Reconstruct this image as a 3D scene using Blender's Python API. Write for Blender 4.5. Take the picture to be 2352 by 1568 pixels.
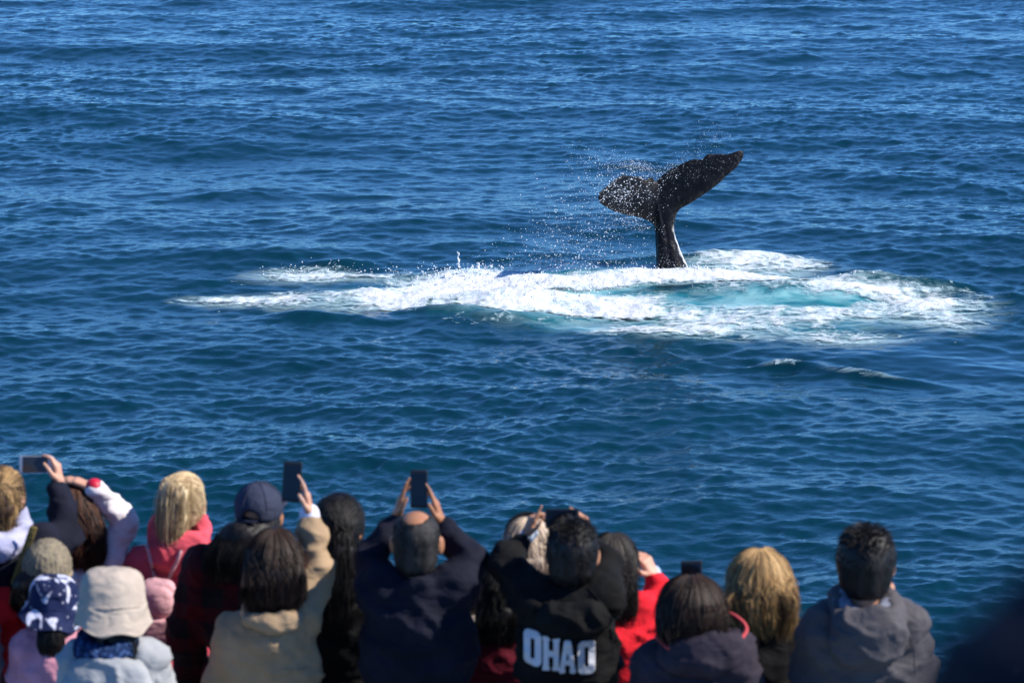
import bpy, math, random
import numpy as np
from mathutils import Vector, Matrix
from mathutils.bvhtree import BVHTree

for o in list(bpy.data.objects):
    bpy.data.objects.remove(o)
scene = bpy.context.scene
COL = scene.collection

# ------------------------------------------------------------------ camera
CAM_Z = 12.0
PITCH = math.radians(12.37)
cam_data = bpy.data.cameras.new('camera')
cam = bpy.data.objects.new('camera', cam_data)
COL.objects.link(cam)
cam.location = (0, 0, CAM_Z)
cam.rotation_euler = (math.pi / 2 - PITCH, 0, 0)
cam_data.lens = 100
cam_data.sensor_width = 36
cam_data.clip_start = 0.05
cam_data.clip_end = 40000
cam_data.dof.use_dof = True
cam_data.dof.focus_distance = 63.0
cam_data.dof.aperture_fstop = 6.3
cam_data.dof.aperture_blades = 0
scene.camera = cam

# ------------------------------------------------------------------ world, sun, exposure
SUN_EL = math.radians(40)
SUN_AZ = math.radians(94)        # clockwise from the view direction (+Y)
w = bpy.data.worlds.new('World')
scene.world = w
w.use_nodes = True
nt = w.node_tree
nt.nodes.clear()
sky = nt.nodes.new('ShaderNodeTexSky')
sky.sky_type = 'NISHITA'
sky.sun_disc = False
sky.sun_elevation = SUN_EL
sky.sun_rotation = SUN_AZ
sky.air_density = 0.6
sky.dust_density = 0.0
sky.ozone_density = 6.0
bg = nt.nodes.new('ShaderNodeBackground')
bg.inputs['Strength'].default_value = 0.135
wo = nt.nodes.new('ShaderNodeOutputWorld')
tint = nt.nodes.new('ShaderNodeMix')
tint.data_type = 'RGBA'
tint.blend_type = 'MULTIPLY'
tint.inputs[0].default_value = 1.0
tint.inputs[7].default_value = (0.55, 0.89, 1.16, 1)
nt.links.new(sky.outputs[0], tint.inputs[6])
nt.links.new(tint.outputs[2], bg.inputs[0])
nt.links.new(bg.outputs[0], wo.inputs[0])

sun_d = bpy.data.lights.new('sun', 'SUN')
sun_d.energy = 5.0
sun_d.angle = math.radians(0.53)
sun_d.color = (1.0, 0.94, 0.86)
sun = bpy.data.objects.new('sun', sun_d)
COL.objects.link(sun)
to_sun = Vector((math.sin(SUN_AZ) * math.cos(SUN_EL), math.cos(SUN_AZ) * math.cos(SUN_EL), math.sin(SUN_EL)))
sun.rotation_euler = to_sun.to_track_quat('Z', 'Y').to_euler()
sun.location = (30, 10, 40)

scene.view_settings.view_transform = 'Standard'
scene.view_settings.look = 'None'
scene.view_settings.exposure = 0.45
scene.view_settings.gamma = 1
scene.view_settings.use_curve_mapping = False
scene.render.engine = 'CYCLES'
scene.cycles.max_bounces = 6
scene.cycles.diffuse_bounces = 2
scene.cycles.glossy_bounces = 3
scene.cycles.transmission_bounces = 4
scene.cycles.caustics_reflective = False
scene.cycles.caustics_refractive = False
scene.cycles.sample_clamp_indirect = 4

# ------------------------------------------------------------------ measuring helpers
FPX = 100 / 36 * 2352          # the photograph was measured on a 2352 x 1568 grid
cP, sP = math.cos(PITCH), math.sin(PITCH)


def ray(px, py):
    a, b = (px - 1176) / FPX, -(py - 784) / FPX
    return np.array([a, b * sP + cP, b * cP - sP])


def W(px, py, y):
    """the point in the vertical plane at distance y that the photograph shows at px, py"""
    r = ray(px, py)
    t = y / r[1]
    return np.array([r[0] * t, y, CAM_Z + r[2] * t])


def G(px, py, z=0.0):
    r = ray(px, py)
    t = (z - CAM_Z) / r[2]
    return np.array([r[0] * t, r[1] * t])


# ------------------------------------------------------------------ noise
_rt = np.random.RandomState(7).rand(65536).astype(np.float32)


def vnoise(p, seed=0):
    p = np.asarray(p, dtype=np.float32)
    i = np.floor(p)
    f = p - i
    f = f * f * (3 - 2 * f)
    i = i.astype(np.int64)
    ix, iy, iz = i[..., 0], i[..., 1], i[..., 2]

    def H(a, b, c):
        return _rt[((a * 73856093) ^ (b * 19349663) ^ (c * 83492791) ^ (seed * 2654435)) & 65535]
    fx, fy, fz = f[..., 0], f[..., 1], f[..., 2]
    r = 0
    for dz in (0, 1):
        wz = fz if dz else 1 - fz
        for dy in (0, 1):
            wy = fy if dy else 1 - fy
            a = H(ix, iy + dy, iz + dz)
            b = H(ix + 1, iy + dy, iz + dz)
            r = r + wz * wy * (a * (1 - fx) + b * fx)
    return r


def fbm(p, octv=4, seed=0):
    s, a, t = 0, 1.0, 0
    p = np.asarray(p, dtype=np.float32)
    for k in range(octv):
        s = s + a * vnoise(p * (2.03 ** k), seed + k * 17)
        t += a
        a *= 0.5
    return s / t


# ------------------------------------------------------------------ meshes
def new_mesh(name, verts, faces, mat=None, smooth=True, attrs=None):
    verts = np.ascontiguousarray(verts, dtype=np.float32)
    faces = np.ascontiguousarray(faces, dtype=np.int32)
    k = faces.shape[1]
    me = bpy.data.meshes.new(name)
    me.vertices.add(len(verts))
    me.vertices.foreach_set('co', verts.ravel())
    me.loops.add(faces.size)
    me.loops.foreach_set('vertex_index', faces.ravel())
    me.polygons.add(len(faces))
    me.polygons.foreach_set('loop_start', np.arange(0, faces.size, k, dtype=np.int32))
    me.polygons.foreach_set('loop_total', np.full(len(faces), k, dtype=np.int32))
    me.polygons.foreach_set('use_smooth', np.full(len(faces), bool(smooth)))
    if attrs:
        for an, av in attrs.items():
            at = me.attributes.new(an, 'FLOAT', 'POINT')
            at.data.foreach_set('value', np.ascontiguousarray(av, dtype=np.float32))
    me.update(calc_edges=True)
    me.validate()
    if mat:
        me.materials.append(mat)
    return me


def link(name, me, parent=None, loc=None):
    o = bpy.data.objects.new(name, me)
    COL.objects.link(o)
    if parent is not None:
        o.parent = parent
    if loc is not None:
        o.location = loc
    return o


def tag(o, label=None, cat=None, group=None, kind=None):
    if label:
        o['label'] = label
    if cat:
        o['category'] = cat
    if group:
        o['group'] = group
    if kind:
        o['kind'] = kind
    return o


def merge(parts):
    """[(verts, quads/tris)] -> one verts, faces (tris are padded out to quads only if all match)"""
    V, F, n = [], [], 0
    for v, f in parts:
        V.append(v)
        F.append(np.asarray(f) + n)
        n += len(v)
    return np.concatenate(V), np.concatenate(F)


def surface_nets(f, origin, h):
    """quad mesh of the zero surface of a sampled field (negative inside)"""
    nx, ny, nz = f.shape
    s = f < 0
    c = [s[dx:nx - 1 + dx, dy:ny - 1 + dy, dz:nz - 1 + dz] for dx in (0, 1) for dy in (0, 1) for dz in (0, 1)]
    cnt = sum(a.astype(np.int8) for a in c)
    act = (cnt > 0) & (cnt < 8)
    idx = np.full(act.shape, -1, dtype=np.int64)
    I = np.argwhere(act)
    idx[act] = np.arange(len(I))
    acc = np.zeros((len(I), 3))
    num = np.zeros(len(I))
    cor = [(0, 0, 0), (1, 0, 0), (0, 1, 0), (1, 1, 0), (0, 0, 1), (1, 0, 1), (0, 1, 1), (1, 1, 1)]
    ed = [(0, 1), (2, 3), (4, 5), (6, 7), (0, 2), (1, 3), (4, 6), (5, 7), (0, 4), (1, 5), (2, 6), (3, 7)]
    vals = [f[I[:, 0] + a, I[:, 1] + b, I[:, 2] + d] for a, b, d in cor]
    for a, b in ed:
        va, vb = vals[a], vals[b]
        m = (va < 0) != (vb < 0)
        t = np.where(m, va / np.where(m, va - vb, 1), 0)
        pa, pb = np.array(cor[a]), np.array(cor[b])
        acc += np.where(m[:, None], pa + (pb - pa) * t[:, None], 0)
        num += m
    V = (I + acc / num[:, None]) * h + origin
    F = []
    for ax in range(3):
        o1, o2 = [(1, 2), (2, 0), (0, 1)][ax]
        sl0 = [slice(None)] * 3
        sl1 = [slice(None)] * 3
        sl0[ax] = slice(0, -1)
        sl1[ax] = slice(1, None)
        A, B = s[tuple(sl0)], s[tuple(sl1)]
        E = np.argwhere(A != B)
        ok = (E[:, o1] > 0) & (E[:, o2] > 0) & (E[:, o1] < f.shape[o1] - 1) & (E[:, o2] < f.shape[o2] - 1)
        E = E[ok]
        d1 = np.zeros(3, int)
        d1[o1] = 1
        d2 = np.zeros(3, int)
        d2[o2] = 1
        q = [idx[tuple((E - a).T)] for a in (d1 + d2, d2, 0 * d1, d1)]
        q = np.stack(q, 1)
        flip = ~A[tuple(E.T)]
        q[flip] = q[flip][:, ::-1]
        F.append(q)
    F = np.concatenate(F)
    F = F[(F >= 0).all(1)]
    return V, F


def sdf_mesh(fn, lo, hi, h):
    lo, hi = np.array(lo, float) - 2 * h, np.array(hi, float) + 2 * h
    ax = [np.arange(lo[i], hi[i] + h, h) for i in range(3)]
    X, Y, Z = np.meshgrid(*ax, indexing='ij')
    P = np.stack([X, Y, Z], -1).reshape(-1, 3).astype(np.float32)
    f = fn(P).reshape(X.shape)
    f[0], f[-1], f[:, 0], f[:, -1], f[:, :, 0], f[:, :, -1] = 9, 9, 9, 9, 9, 9
    return surface_nets(f, lo, h)


def normals(V, F):
    n = np.zeros_like(V)
    a = np.cross(V[F[:, 2]] - V[F[:, 0]], V[F[:, 3 % F.shape[1]]] - V[F[:, 1]])
    for k in range(F.shape[1]):
        np.add.at(n, F[:, k], a)
    return n / (np.linalg.norm(n, axis=1, keepdims=True) + 1e-12)


# signed distance primitives
def s_cone(P, a, b, ra, rb=None):
    rb = ra if rb is None else rb
    a, b = np.asarray(a, np.float32), np.asarray(b, np.float32)
    ba = b - a
    t = np.clip(((P - a) @ ba) / max(float(ba @ ba), 1e-9), 0, 1)
    return np.linalg.norm(P - a - t[:, None] * ba, axis=1) - (ra + (rb - ra) * t)


def s_ell(P, c, r, R=None):
    q = P - np.asarray(c, np.float32)
    if R is not None:
        q = q @ np.asarray(R, np.float32)
    r = np.asarray(r, np.float32)
    k0 = np.linalg.norm(q / r, axis=1)
    k1 = np.linalg.norm(q / (r * r), axis=1) + 1e-9
    return k0 * (k0 - 1) / k1


def s_box(P, c, hs, R=None, rad=0.0):
    q = P - np.asarray(c, np.float32)
    if R is not None:
        q = q @ np.asarray(R, np.float32)
    d = np.abs(q) - (np.asarray(hs, np.float32) - rad)
    return np.linalg.norm(np.maximum(d, 0), axis=1) + np.minimum(d.max(1), 0) - rad


def s_ring(P, c, R, major, minor):
    """torus round local z; columns of R are its axes"""
    q = (P - np.asarray(c, np.float32)) @ np.asarray(R, np.float32)
    if not hasattr(major, '__len__'):
        major = (major, major)
    a = np.sqrt((q[:, 0] / major[0]) ** 2 + (q[:, 1] / major[1]) ** 2) - 1
    return np.sqrt((a * min(major)) ** 2 + q[:, 2] ** 2) - minor


def smin(a, b, k):
    h = np.clip(0.5 + 0.5 * (b - a) / k, 0, 1)
    return b + (a - b) * h - k * h * (1 - h)


def smax(a, b, k):
    return -smin(-a, -b, k)


def union(ds, k):
    r = ds[0]
    for d in ds[1:]:
        r = smin(r, d, k)
    return r


def rotz(a):
    c, s = math.cos(a), math.sin(a)
    return np.array([[c, -s, 0], [s, c, 0], [0, 0, 1.0]])


def rotx(a):
    c, s = math.cos(a), math.sin(a)
    return np.array([[1.0, 0, 0], [0, c, -s], [0, s, c]])


def roty(a):
    c, s = math.cos(a), math.sin(a)
    return np.array([[c, 0, s], [0, 1.0, 0], [-s, 0, c]])


# ------------------------------------------------------------------ materials
def mat_new(name):
    m = bpy.data.materials.new(name)
    m.use_nodes = True
    nt = m.node_tree
    b = nt.nodes['Principled BSDF']
    return m, nt, b


def N(nt, t, **kw):
    n = nt.nodes.new(t)
    for k, v in kw.items():
        if k.startswith('i_'):
            n.inputs[k[2:].replace('_', ' ')].default_value = v
        else:
            setattr(n, k, v)
    return n


def mixrgb(nt, fac, a, b, blend='MIX'):
    n = nt.nodes.new('ShaderNodeMix')
    n.data_type = 'RGBA'
    n.blend_type = blend
    for s, v in ((n.inputs[0], fac), (n.inputs[6], a), (n.inputs[7], b)):
        if hasattr(v, 'is_linked') or hasattr(v, 'links'):
            nt.links.new(v, s)
        elif isinstance(v, (int, float)):
            s.default_value = v
        else:
            s.default_value = (*v, 1) if len(v) == 3 else v
    return n.outputs[2]


def maprange(nt, v, a, b, c=0.0, d=1.0, smooth=False):
    n = nt.nodes.new('ShaderNodeMapRange')
    if smooth:
        n.interpolation_type = 'SMOOTHSTEP'
    nt.links.new(v, n.inputs[0])
    for i, x in enumerate((a, b, c, d)):
        n.inputs[i + 1].default_value = x
    return n.outputs[0]


def math_node(nt, op, a, b=None):
    n = nt.nodes.new('ShaderNodeMath')
    n.operation = op
    for i, v in enumerate((a, b)):
        if v is None:
            continue
        if isinstance(v, (int, float)):
            n.inputs[i].default_value = v
        else:
            nt.links.new(v, n.inputs[i])
    return n.outputs[0]


def attr(nt, name):
    n = nt.nodes.new('ShaderNodeAttribute')
    n.attribute_name = name
    return n.outputs['Fac']


def noise_tex(nt, scale, detail=3, vec=None, stretch=None, rough=0.5, dist=0.0):
    n = nt.nodes.new('ShaderNodeTexNoise')
    n.inputs['Scale'].default_value = scale
    n.inputs['Detail'].default_value = detail
    n.inputs['Roughness'].default_value = rough
    n.inputs['Distortion'].default_value = dist
    tc = nt.nodes.new('ShaderNodeTexCoord')
    src = tc.outputs['Object'] if vec is None else vec
    if stretch:
        mp = nt.nodes.new('ShaderNodeMapping')
        mp.inputs['Scale'].default_value = stretch
        nt.links.new(src, mp.inputs[0])
        src = mp.outputs[0]
    nt.links.new(src, n.inputs['Vector'])
    return n.outputs['Fac']


def bump(nt, h, strength, dist, normal=None):
    n = nt.nodes.new('ShaderNodeBump')
    n.inputs['Strength'].default_value = strength
    n.inputs['Distance'].default_value = dist
    nt.links.new(h, n.inputs['Height'])
    if normal is not None:
        nt.links.new(normal, n.inputs['Normal'])
    return n.outputs[0]
# ------------------------------------------------------------------ the sea
def ocean_tile(L, Nn, kpeak, kmin, kmax, wind, spread, slope_rms, seed, power=4.0):
    rs = np.random.RandomState(seed)
    k1 = np.fft.fftfreq(Nn, d=L / Nn) * 2 * np.pi
    KX, KY = np.meshgrid(k1, k1, indexing='xy')
    K = np.hypot(KX, KY)
    K[0, 0] = 1
    c = (KX * math.cos(wind) + KY * math.sin(wind)) / K
    S = np.exp(-(kpeak / K) ** 2 * 1.2) / K ** power
    S *= (spread + (1 - spread) * c ** 2) * np.where(c < 0, 0.35, 1)
    S[(K < kmin) | (K > kmax)] = 0
    S *= np.exp(-(K / kmax) ** 4)
    S[0, 0] = 0
    A = np.sqrt(S) * (rs.normal(size=K.shape) + 1j * rs.normal(size=K.shape))
    h = np.fft.ifft2(A).real
    sx = np.fft.ifft2(1j * KX * A).real
    sy = np.fft.ifft2(1j * KY * A).real
    g = slope_rms / math.sqrt((sx ** 2 + sy ** 2).mean())
    dx = np.fft.ifft2(-1j * KX / K * A).real
    dy = np.fft.ifft2(-1j * KY / K * A).real
    return [a.astype(np.float32) * g for a in (h, dx, dy)]


def sample(tile, L, x, y):
    n = tile[0].shape[0]
    u, v = (x / L) % 1.0 * n, (y / L) % 1.0 * n
    i, j = np.floor(u).astype(int), np.floor(v).astype(int)
    fu, fv = u - i, v - j
    i, j = i % n, j % n
    i2, j2 = (i + 1) % n, (j + 1) % n
    return [t[j, i] * (1 - fu) * (1 - fv) + t[j, i2] * fu * (1 - fv) + t[j2, i] * (1 - fu) * fv + t[j2, i2] * fu * fv for t in tile]


WIND = math.radians(-98)
TA = ocean_tile(43.0, 1024, 3.6, 0.9, 24.0, WIND, 0.16, 0.125, 3, power=3.3)
TC = ocean_tile(97.0, 256, 0.75, 0.25, 3.2, WIND + .25, 0.10, 0.062, 8, power=3.6)
TB = ocean_tile(8.3, 512, 9.0, 8.0, 110.0, WIND + 0.3, 0.12, 0.165, 5, power=3.4)


def blob(x, y, px, py, hx, hy, ang=0.0):
    """soft ellipse on the water: centre and half sizes as measured on the photograph, turned into metres"""
    c = G(px, py)
    sl = math.hypot(c[1], CAM_Z)
    rx, ry = hx * sl / FPX, hy * sl / FPX / (CAM_Z / sl)
    u, v = x - c[0], y - c[1]
    if ang:
        u, v = u * math.cos(ang) + v * math.sin(ang), -u * math.sin(ang) + v * math.cos(ang)
    return np.exp(-((u / rx) ** 2 + (v / ry) ** 2))


def sea_height(x, y, choppy=True, fade=None):
    """displaced x, y, z of the water surface"""
    slick = np.clip(blob(x, y, 2230, 812, 300, 34) * 1.5 + blob(x, y, 2080, 870, 180, 14) + blob(x, y, 1650, 858, 120, 7) * 1.3, 0, 1)
    calm = np.clip(blob(x, y, 1500, 670, 900, 75) * 1.1, 0, 1)
    gust = fbm(np.stack([x / 16 + 3, y / 22, 0 * x], -1), 3, 91)
    gust = np.clip((gust - 0.5) * 4.0, -0.7, 0.7)
    a = sample(TA, 43.0, x, y)
    b = sample(TB, 8.3, x * 0.966 + y * 0.259 + 0.13 * np.sin(y * .31), -x * 0.259 + y * 0.966)
    c_ = sample(TC, 97.0, x, y)
    am = (1 - 0.55 * slick) * (1 + 0.2 * gust)
    bm = (1 - 0.92 * slick) * (1 - 0.45 * calm) * (1 + 0.8 * gust)
    if fade is not None:
        am, bm = am * fade, bm * fade
    z = a[0] * am + b[0] * bm
    dx = a[1] * am + b[1] * bm
    dy = a[2] * am + b[2] * bm
    cm = (1 - .4 * slick) * (1 if fade is None else fade)
    z = z + c_[0] * cm
    dx = dx + c_[1] * cm
    dy = dy + c_[2] * cm
    # long swell
    z = z + 0.10 * np.sin(y * 0.30 + x * 0.05 + 0.6) + 0.06 * np.sin(y * 0.19 - x * 0.09 + 2.0) + 0.035 * np.sin(y * .62 + x * .21 + 1.2)
    # water thrown up round the tail, and the waves that run out from it
    z = z + 0.12 * blob(x, y, 1095, 642, 110, 9) + 0.06 * blob(x, y, 1330, 644, 160, 10) + 0.10 * blob(x, y, 1600, 650, 110, 8)
    z = z + 0.16 * blob(x, y, 1180, 688, 130, 8)
    z = z + 0.17 * blob(x, y, 1010, 712, 120, 7) + 0.14 * blob(x, y, 1240, 722, 150, 6) + 0.22 * blob(x, y, 700, 724, 140, 9)
    z = z + 0.24 * blob(x, y, 1800, 672, 170, 9, -0.1) + 0.22 * blob(x, y, 1990, 654, 90, 6) + 0.18 * blob(x, y, 2130, 662, 90, 6)
    z = z + 0.18 * blob(x, y, 1680, 610, 140, 7) + 0.16 * blob(x, y, 790, 616, 70, 7) + 0.1 * blob(x, y, 1120, 575, 130, 7)
    z = z + 0.15 * blob(x, y, 1990, 848, 190, 7, -0.62) + 0.10 * blob(x, y, 1800, 822, 80, 5) - 0.10 * blob(x, y, 1300, 668, 190, 10)
    return x - dx * 0.75, y - dy * 0.75, z


def foam_density(x, y):
    """how much froth lies on the water here, 0..1"""
    B = lambda px, py, hx, hy, an=0.0: blob(x, y, px, py, hx * 1.05, hy * (1.35 if hy > 6 else 1.1), an)
    d = (1.25 * B(1090, 655, 140, 11) + 1.1 * B(1330, 661, 170, 9) + 1.15 * B(1530, 652, 130, 12) + 0.8 * B(1690, 654, 90, 9)
         + 1.0 * B(980, 672, 170, 12) + 1.25 * B(1220, 696, 190, 12) + 0.9 * B(1430, 712, 130, 8) + 0.78 * B(760, 684, 250, 11)
         + 0.8 * B(520, 680, 90, 6) + 0.85 * B(690, 638, 130, 10) + 0.5 * B(840, 640, 110, 6)
         + 0.62 * B(1690, 614, 170, 15) + 0.35 * B(1760, 636, 200, 10) + 0.5 * B(1840, 622, 80, 8) + 0.85 * B(1830, 655, 130, 7) + 0.8 * B(1980, 672, 140, 8)
         + 0.75 * B(2150, 692, 110, 12) + 0.55 * B(2190, 735, 80, 16) + 0.5 * B(1950, 712, 280, 18) + 0.52 * B(1640, 728, 200, 22)
         + 0.45 * B(1560, 750, 170, 9) + 0.4 * B(2000, 765, 120, 9) + 0.35 * B(1850, 760, 200, 12) + 0.5 * B(1980, 848, 110, 4, -0.62)
         + 0.45 * B(1790, 820, 60, 4) + 0.3 * B(2130, 650, 70, 6) + 0.35 * B(1420, 742, 90, 6) + 0.3 * B(880, 700, 120, 5))
    d = d - 0.9 * B(1530, 668, 80, 5) - 0.6 * B(1860, 693, 70, 5) - 0.35 * B(1350, 664, 110, 5) - 0.5 * B(1800, 688, 200, 8) - 0.75 * B(1340, 676, 150, 6) - 0.3 * B(1480, 722, 160, 7)
    d = d - 0.5 * B(880, 662, 90, 5) - 0.7 * B(1270, 606, 160, 9) - 1.5 * B(1250, 630, 110, 9) - 0.4 * B(1450, 612, 90, 8)
    d = d + 0.5 * B(1350, 690, 330, 22) + 0.35 * B(1900, 695, 300, 26) + 0.22 * B(1300, 735, 230, 10)
    return np.clip(d * 1.08, 0, 1.3)


def aqua_density(x, y):
    B = lambda *a: blob(x, y, *a)
    d = (0.9 * B(1300, 668, 230, 22) + 1.0 * B(1360, 666, 110, 10) + 0.75 * B(1500, 700, 260, 26) + 0.62 * B(1840, 678, 220, 20)
         + 0.75 * B(1480, 735, 170, 14) + 0.5 * B(1750, 730, 260, 28) + 0.55 * B(1640, 640, 150, 20) + 0.3 * B(1000, 670, 200, 22) + 0.35 * B(2000, 700, 200, 22) + 0.35 * B(1250, 716, 180, 8))
    d = d - 0.75 * B(1530, 668, 90, 5) - 0.35 * B(1860, 695, 70, 5)
    return np.clip(d, 0, 1)


def build_sea():
    nr, nc = 940, 500
    rows = list(np.geomspace(27, 150, nr))
    step = rows[-1] - rows[-2]
    y = rows[-1]
    while y < 14000:
        step *= 1.25
        y += step
        rows.append(y)
    near = [-3000, -1000, -300, -80, -20, 0, 10, 17, 21.5, 24, 25.5, 26.4]
    rows = np.array(near + rows)
    ang = math.radians(12.6)
    t = np.linspace(-1, 1, nc)
    side = np.concatenate([1 + 0.006 * (1.075 ** np.arange(1, 46) - 1) / 0.075, [3.4, 4.5, 7.0, 14.0, 40.0]])
    t = np.concatenate([-side[::-1], t, side])
    XX = t[None, :] * math.tan(ang) * np.maximum(rows, 27)[:, None]
    YY = np.repeat(rows[:, None], len(t), 1)
    wx = np.clip((2.6 - np.abs(t)) / 1.3, 0, 1)[None, :]
    wy = np.clip((rows - 26.5) / 1.0, 0, 1) * np.clip((175 - rows) / 28, 0, 1)
    fade = wx * wy[:, None]
    x, y = XX.ravel(), YY.ravel()
    X, Y, Z = sea_height(x, y, fade=fade.ravel())
    far = np.clip((320 - np.abs(y)) / 150, 0, 1) * np.clip((200 - np.abs(x)) / 120, 0, 1)
    Z = Z * far
    V = np.stack([X, Y, Z], -1)
    m, n = len(rows), len(t)
    i = np.arange(m * n).reshape(m, n)
    F = np.stack([i[:-1, :-1].ravel(), i[:-1, 1:].ravel(), i[1:, 1:].ravel(), i[1:, :-1].ravel()], -1)
    aq = aqua_density(x, y)
    return V, F, aq, foam_density(x, y), fade.ravel()


mw, nt, b = mat_new('sea_water')
b.inputs['IOR'].default_value = 1.333
b.inputs['Roughness'].default_value = 0.06
geo = nt.nodes.new('ShaderNodeNewGeometry')
pos = geo.outputs['Position']
aq = attr(nt, 'aqua')
fo = attr(nt, 'froth')
patch = noise_tex(nt, 0.9, 4, pos, (0.55, 0.9, 1), 0.6, 0.5)
aqm = math_node(nt, 'MULTIPLY', aq, maprange(nt, patch, 0.3, 0.62))
deep = mixrgb(nt, maprange(nt, noise_tex(nt, 0.06, 3, pos), 0.35, 0.65), (0.0010, 0.024, 0.038), (0.0015, 0.030, 0.048))
c1 = mixrgb(nt, maprange(nt, aqm, 0, 0.5), deep, (0.03, 0.22, 0.27))
c2 = mixrgb(nt, maprange(nt, aqm, 0.45, 1.0), c1, (0.40, 0.70, 0.70))
vn = noise_tex(nt, 2.2, 6, pos, (0.45, 1.2, 1), 0.7, 0.8)
veil = math_node(nt, 'MULTIPLY', maprange(nt, fo, 0.15, 0.8), maprange(nt, vn, 0.42, 0.58))
c3 = mixrgb(nt, math_node(nt, 'MULTIPLY', veil, 0.8), c2, (0.52, 0.74, 0.77))
nt.links.new(c3, b.inputs['Base Color'])
nt.links.new(maprange(nt, fo, 0.1, 0.9, 0.06, 0.25), b.inputs['Roughness'])
r1 = noise_tex(nt, 5.5, 4, pos, (0.65, 1.1, 1), 0.62, 0.4)
r2 = noise_tex(nt, 21, 3, pos, (0.7, 1.2, 1), 0.6, 0.3)
slk = attr(nt, 'slick')
r0 = noise_tex(nt, 0.75, 8, pos, (0.45, 1.0, 1), 0.62, 0.5)
b0 = nt.nodes.new('ShaderNodeBump')
b0.inputs['Distance'].default_value = 0.55
nt.links.new(r0, b0.inputs['Height'])
nt.links.new(maprange(nt, attr(nt, 'near'), 0.0, 1.0, 1.0, 0.0), b0.inputs['Strength'])
bn = bump(nt, r1, 0.45, 0.03, b0.outputs[0])
bn = bump(nt, r2, 0.25, 0.01, bn)
bn2 = nt.nodes.new('ShaderNodeMix')
bn2.data_type = 'VECTOR'
nt.links.new(slk, bn2.inputs[0])
nt.links.new(bn, bn2.inputs[4])
nt.links.new(geo.outputs['Normal'], bn2.inputs[5])
nt.links.new(bn2.outputs[1], b.inputs['Normal'])

V, F, AQ, FD, NR = build_sea()
SL = np.clip(blob(V[:, 0], V[:, 1], 2230, 812, 300, 34) * 1.4 + blob(V[:, 0], V[:, 1], 2080, 870, 180, 14) + blob(V[:, 0], V[:, 1], 1650, 858, 120, 7), 0, .93)
sea = link('sea', new_mesh('sea', V, F, mw, attrs={'aqua': AQ, 'froth': FD, 'slick': SL, 'near': NR}))
tag(sea, 'blue open sea with small wind waves all round the boat', kind='structure')

# ------------------------------------------------------------------ froth
mf, nt, b = mat_new('white_froth')
mf.surface_render_method = 'DITHERED'
b.inputs['Roughness'].default_value = 0.55
b.inputs['Subsurface Weight'].default_value = 0.0
dn = attr(nt, 'thick')
pat = noise_tex(nt, 7, 6, None, (0.6, 1.5, 1), 0.68, 0.6)
pat2 = noise_tex(nt, 1.6, 6, None, (0.5, 1.3, 1), 0.65, 0.8)
web = math_node(nt, 'ABSOLUTE', math_node(nt, 'SUBTRACT', pat2, 0.5))
web = maprange(nt, web, 0.0, 0.07, 0.42, 0.0)
al = math_node(nt, 'ADD', dn, math_node(nt, 'MULTIPLY', math_node(nt, 'SUBTRACT', pat, 0.5), 1.3))
al = math_node(nt, 'ADD', al, web)
nt.links.new(maprange(nt, al, 0.32, 0.95), b.inputs['Alpha'])
nt.links.new(mixrgb(nt, maprange(nt, math_node(nt, 'ADD', math_node(nt, 'MULTIPLY', dn, 0.5), math_node(nt, 'ADD', math_node(nt, 'MULTIPLY', pat, 0.9), math_node(nt, 'MULTIPLY', pat2, 0.5))), 0.70, 1.25), (0.34, 0.60, 0.66), (0.80, 0.82, 0.83)), b.inputs['Base Color'])
nt.links.new(bump(nt, noise_tex(nt, 26, 4, None, None, 0.65), 0.7, 0.05), b.inputs['Normal'])


def build_froth():
    p0, p1 = G(380, 800), G(2352, 575)
    xs = np.arange(-8.6, 11.9, 0.034)
    ys = np.arange(46, 66.5, 0.05)
    X, Y = np.meshgrid(xs, ys)
    x, y = X.ravel(), Y.ravel()
    D = foam_density(x, y)
    wx = x + 0.5 * (fbm(np.stack([x * .8, y * .8, 0 * x], -1), 3, 5) - .5) * 2
    wy = y + 0.9 * (fbm(np.stack([x * .8, y * .8, 0 * x + 9], -1), 3, 6) - .5) * 2
    n1 = fbm(np.stack([wx * 0.8, wy * 1.0, 0 * x], -1), 5, 11)
    n2 = fbm(np.stack([wx * 2.6, wy * 2.6, 0 * x], -1), 4, 23)
    n3 = fbm(np.stack([wx * 6.5, wy * 6.0, 0 * x + 4], -1), 3, 29)
    ridge = 1 - np.abs(2 * n2 - 1) * 2.6          # lacy threads
    ridge2 = 1 - np.abs(2 * n3 - 1) * 2.4
    M = D * 1.15 + (n1 - 0.5) * 1.1 + np.clip(ridge, 0, 1) * 0.36 + np.clip(ridge2, 0, 1) * 0.22 - 0.62
    M = np.where(D < 0.05, -1, M)
    Xd, Yd, Z = sea_height(x, y)
    lump = fbm(np.stack([x * 2.2, y * 2.2, 0 * x], -1), 5, 41)
    fine = fbm(np.stack([x * 9, y * 9, 0 * x], -1), 3, 47)
    T = np.clip(M, 0, 1.2)
    heavy = np.clip((D - 0.55) * 2.2, 0, 1)
    Z = Z + 0.012 + 0.02 * np.clip(T * 4, 0, 1) * fine + heavy * np.clip(T * 2, 0, 1) * (0.005 + 0.13 * np.clip(lump - 0.42, 0, 1) + 0.03 * fine)
    V = np.stack([Xd, Yd, Z], -1)
    ny, nx = X.shape
    i = np.arange(nx * ny).reshape(ny, nx)
    q = np.stack([i[:-1, :-1].ravel(), i[:-1, 1:].ravel(), i[1:, 1:].ravel(), i[1:, :-1].ravel()], -1)
    keep = (M[q] > 0).sum(1) >= 3
    q = q[keep]
    used = np.unique(q)
    mp = np.zeros(len(V), int)
    mp[used] = np.arange(len(used))
    return V[used], mp[q], np.clip(M[used] * 1.0, 0, 1.2)


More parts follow.
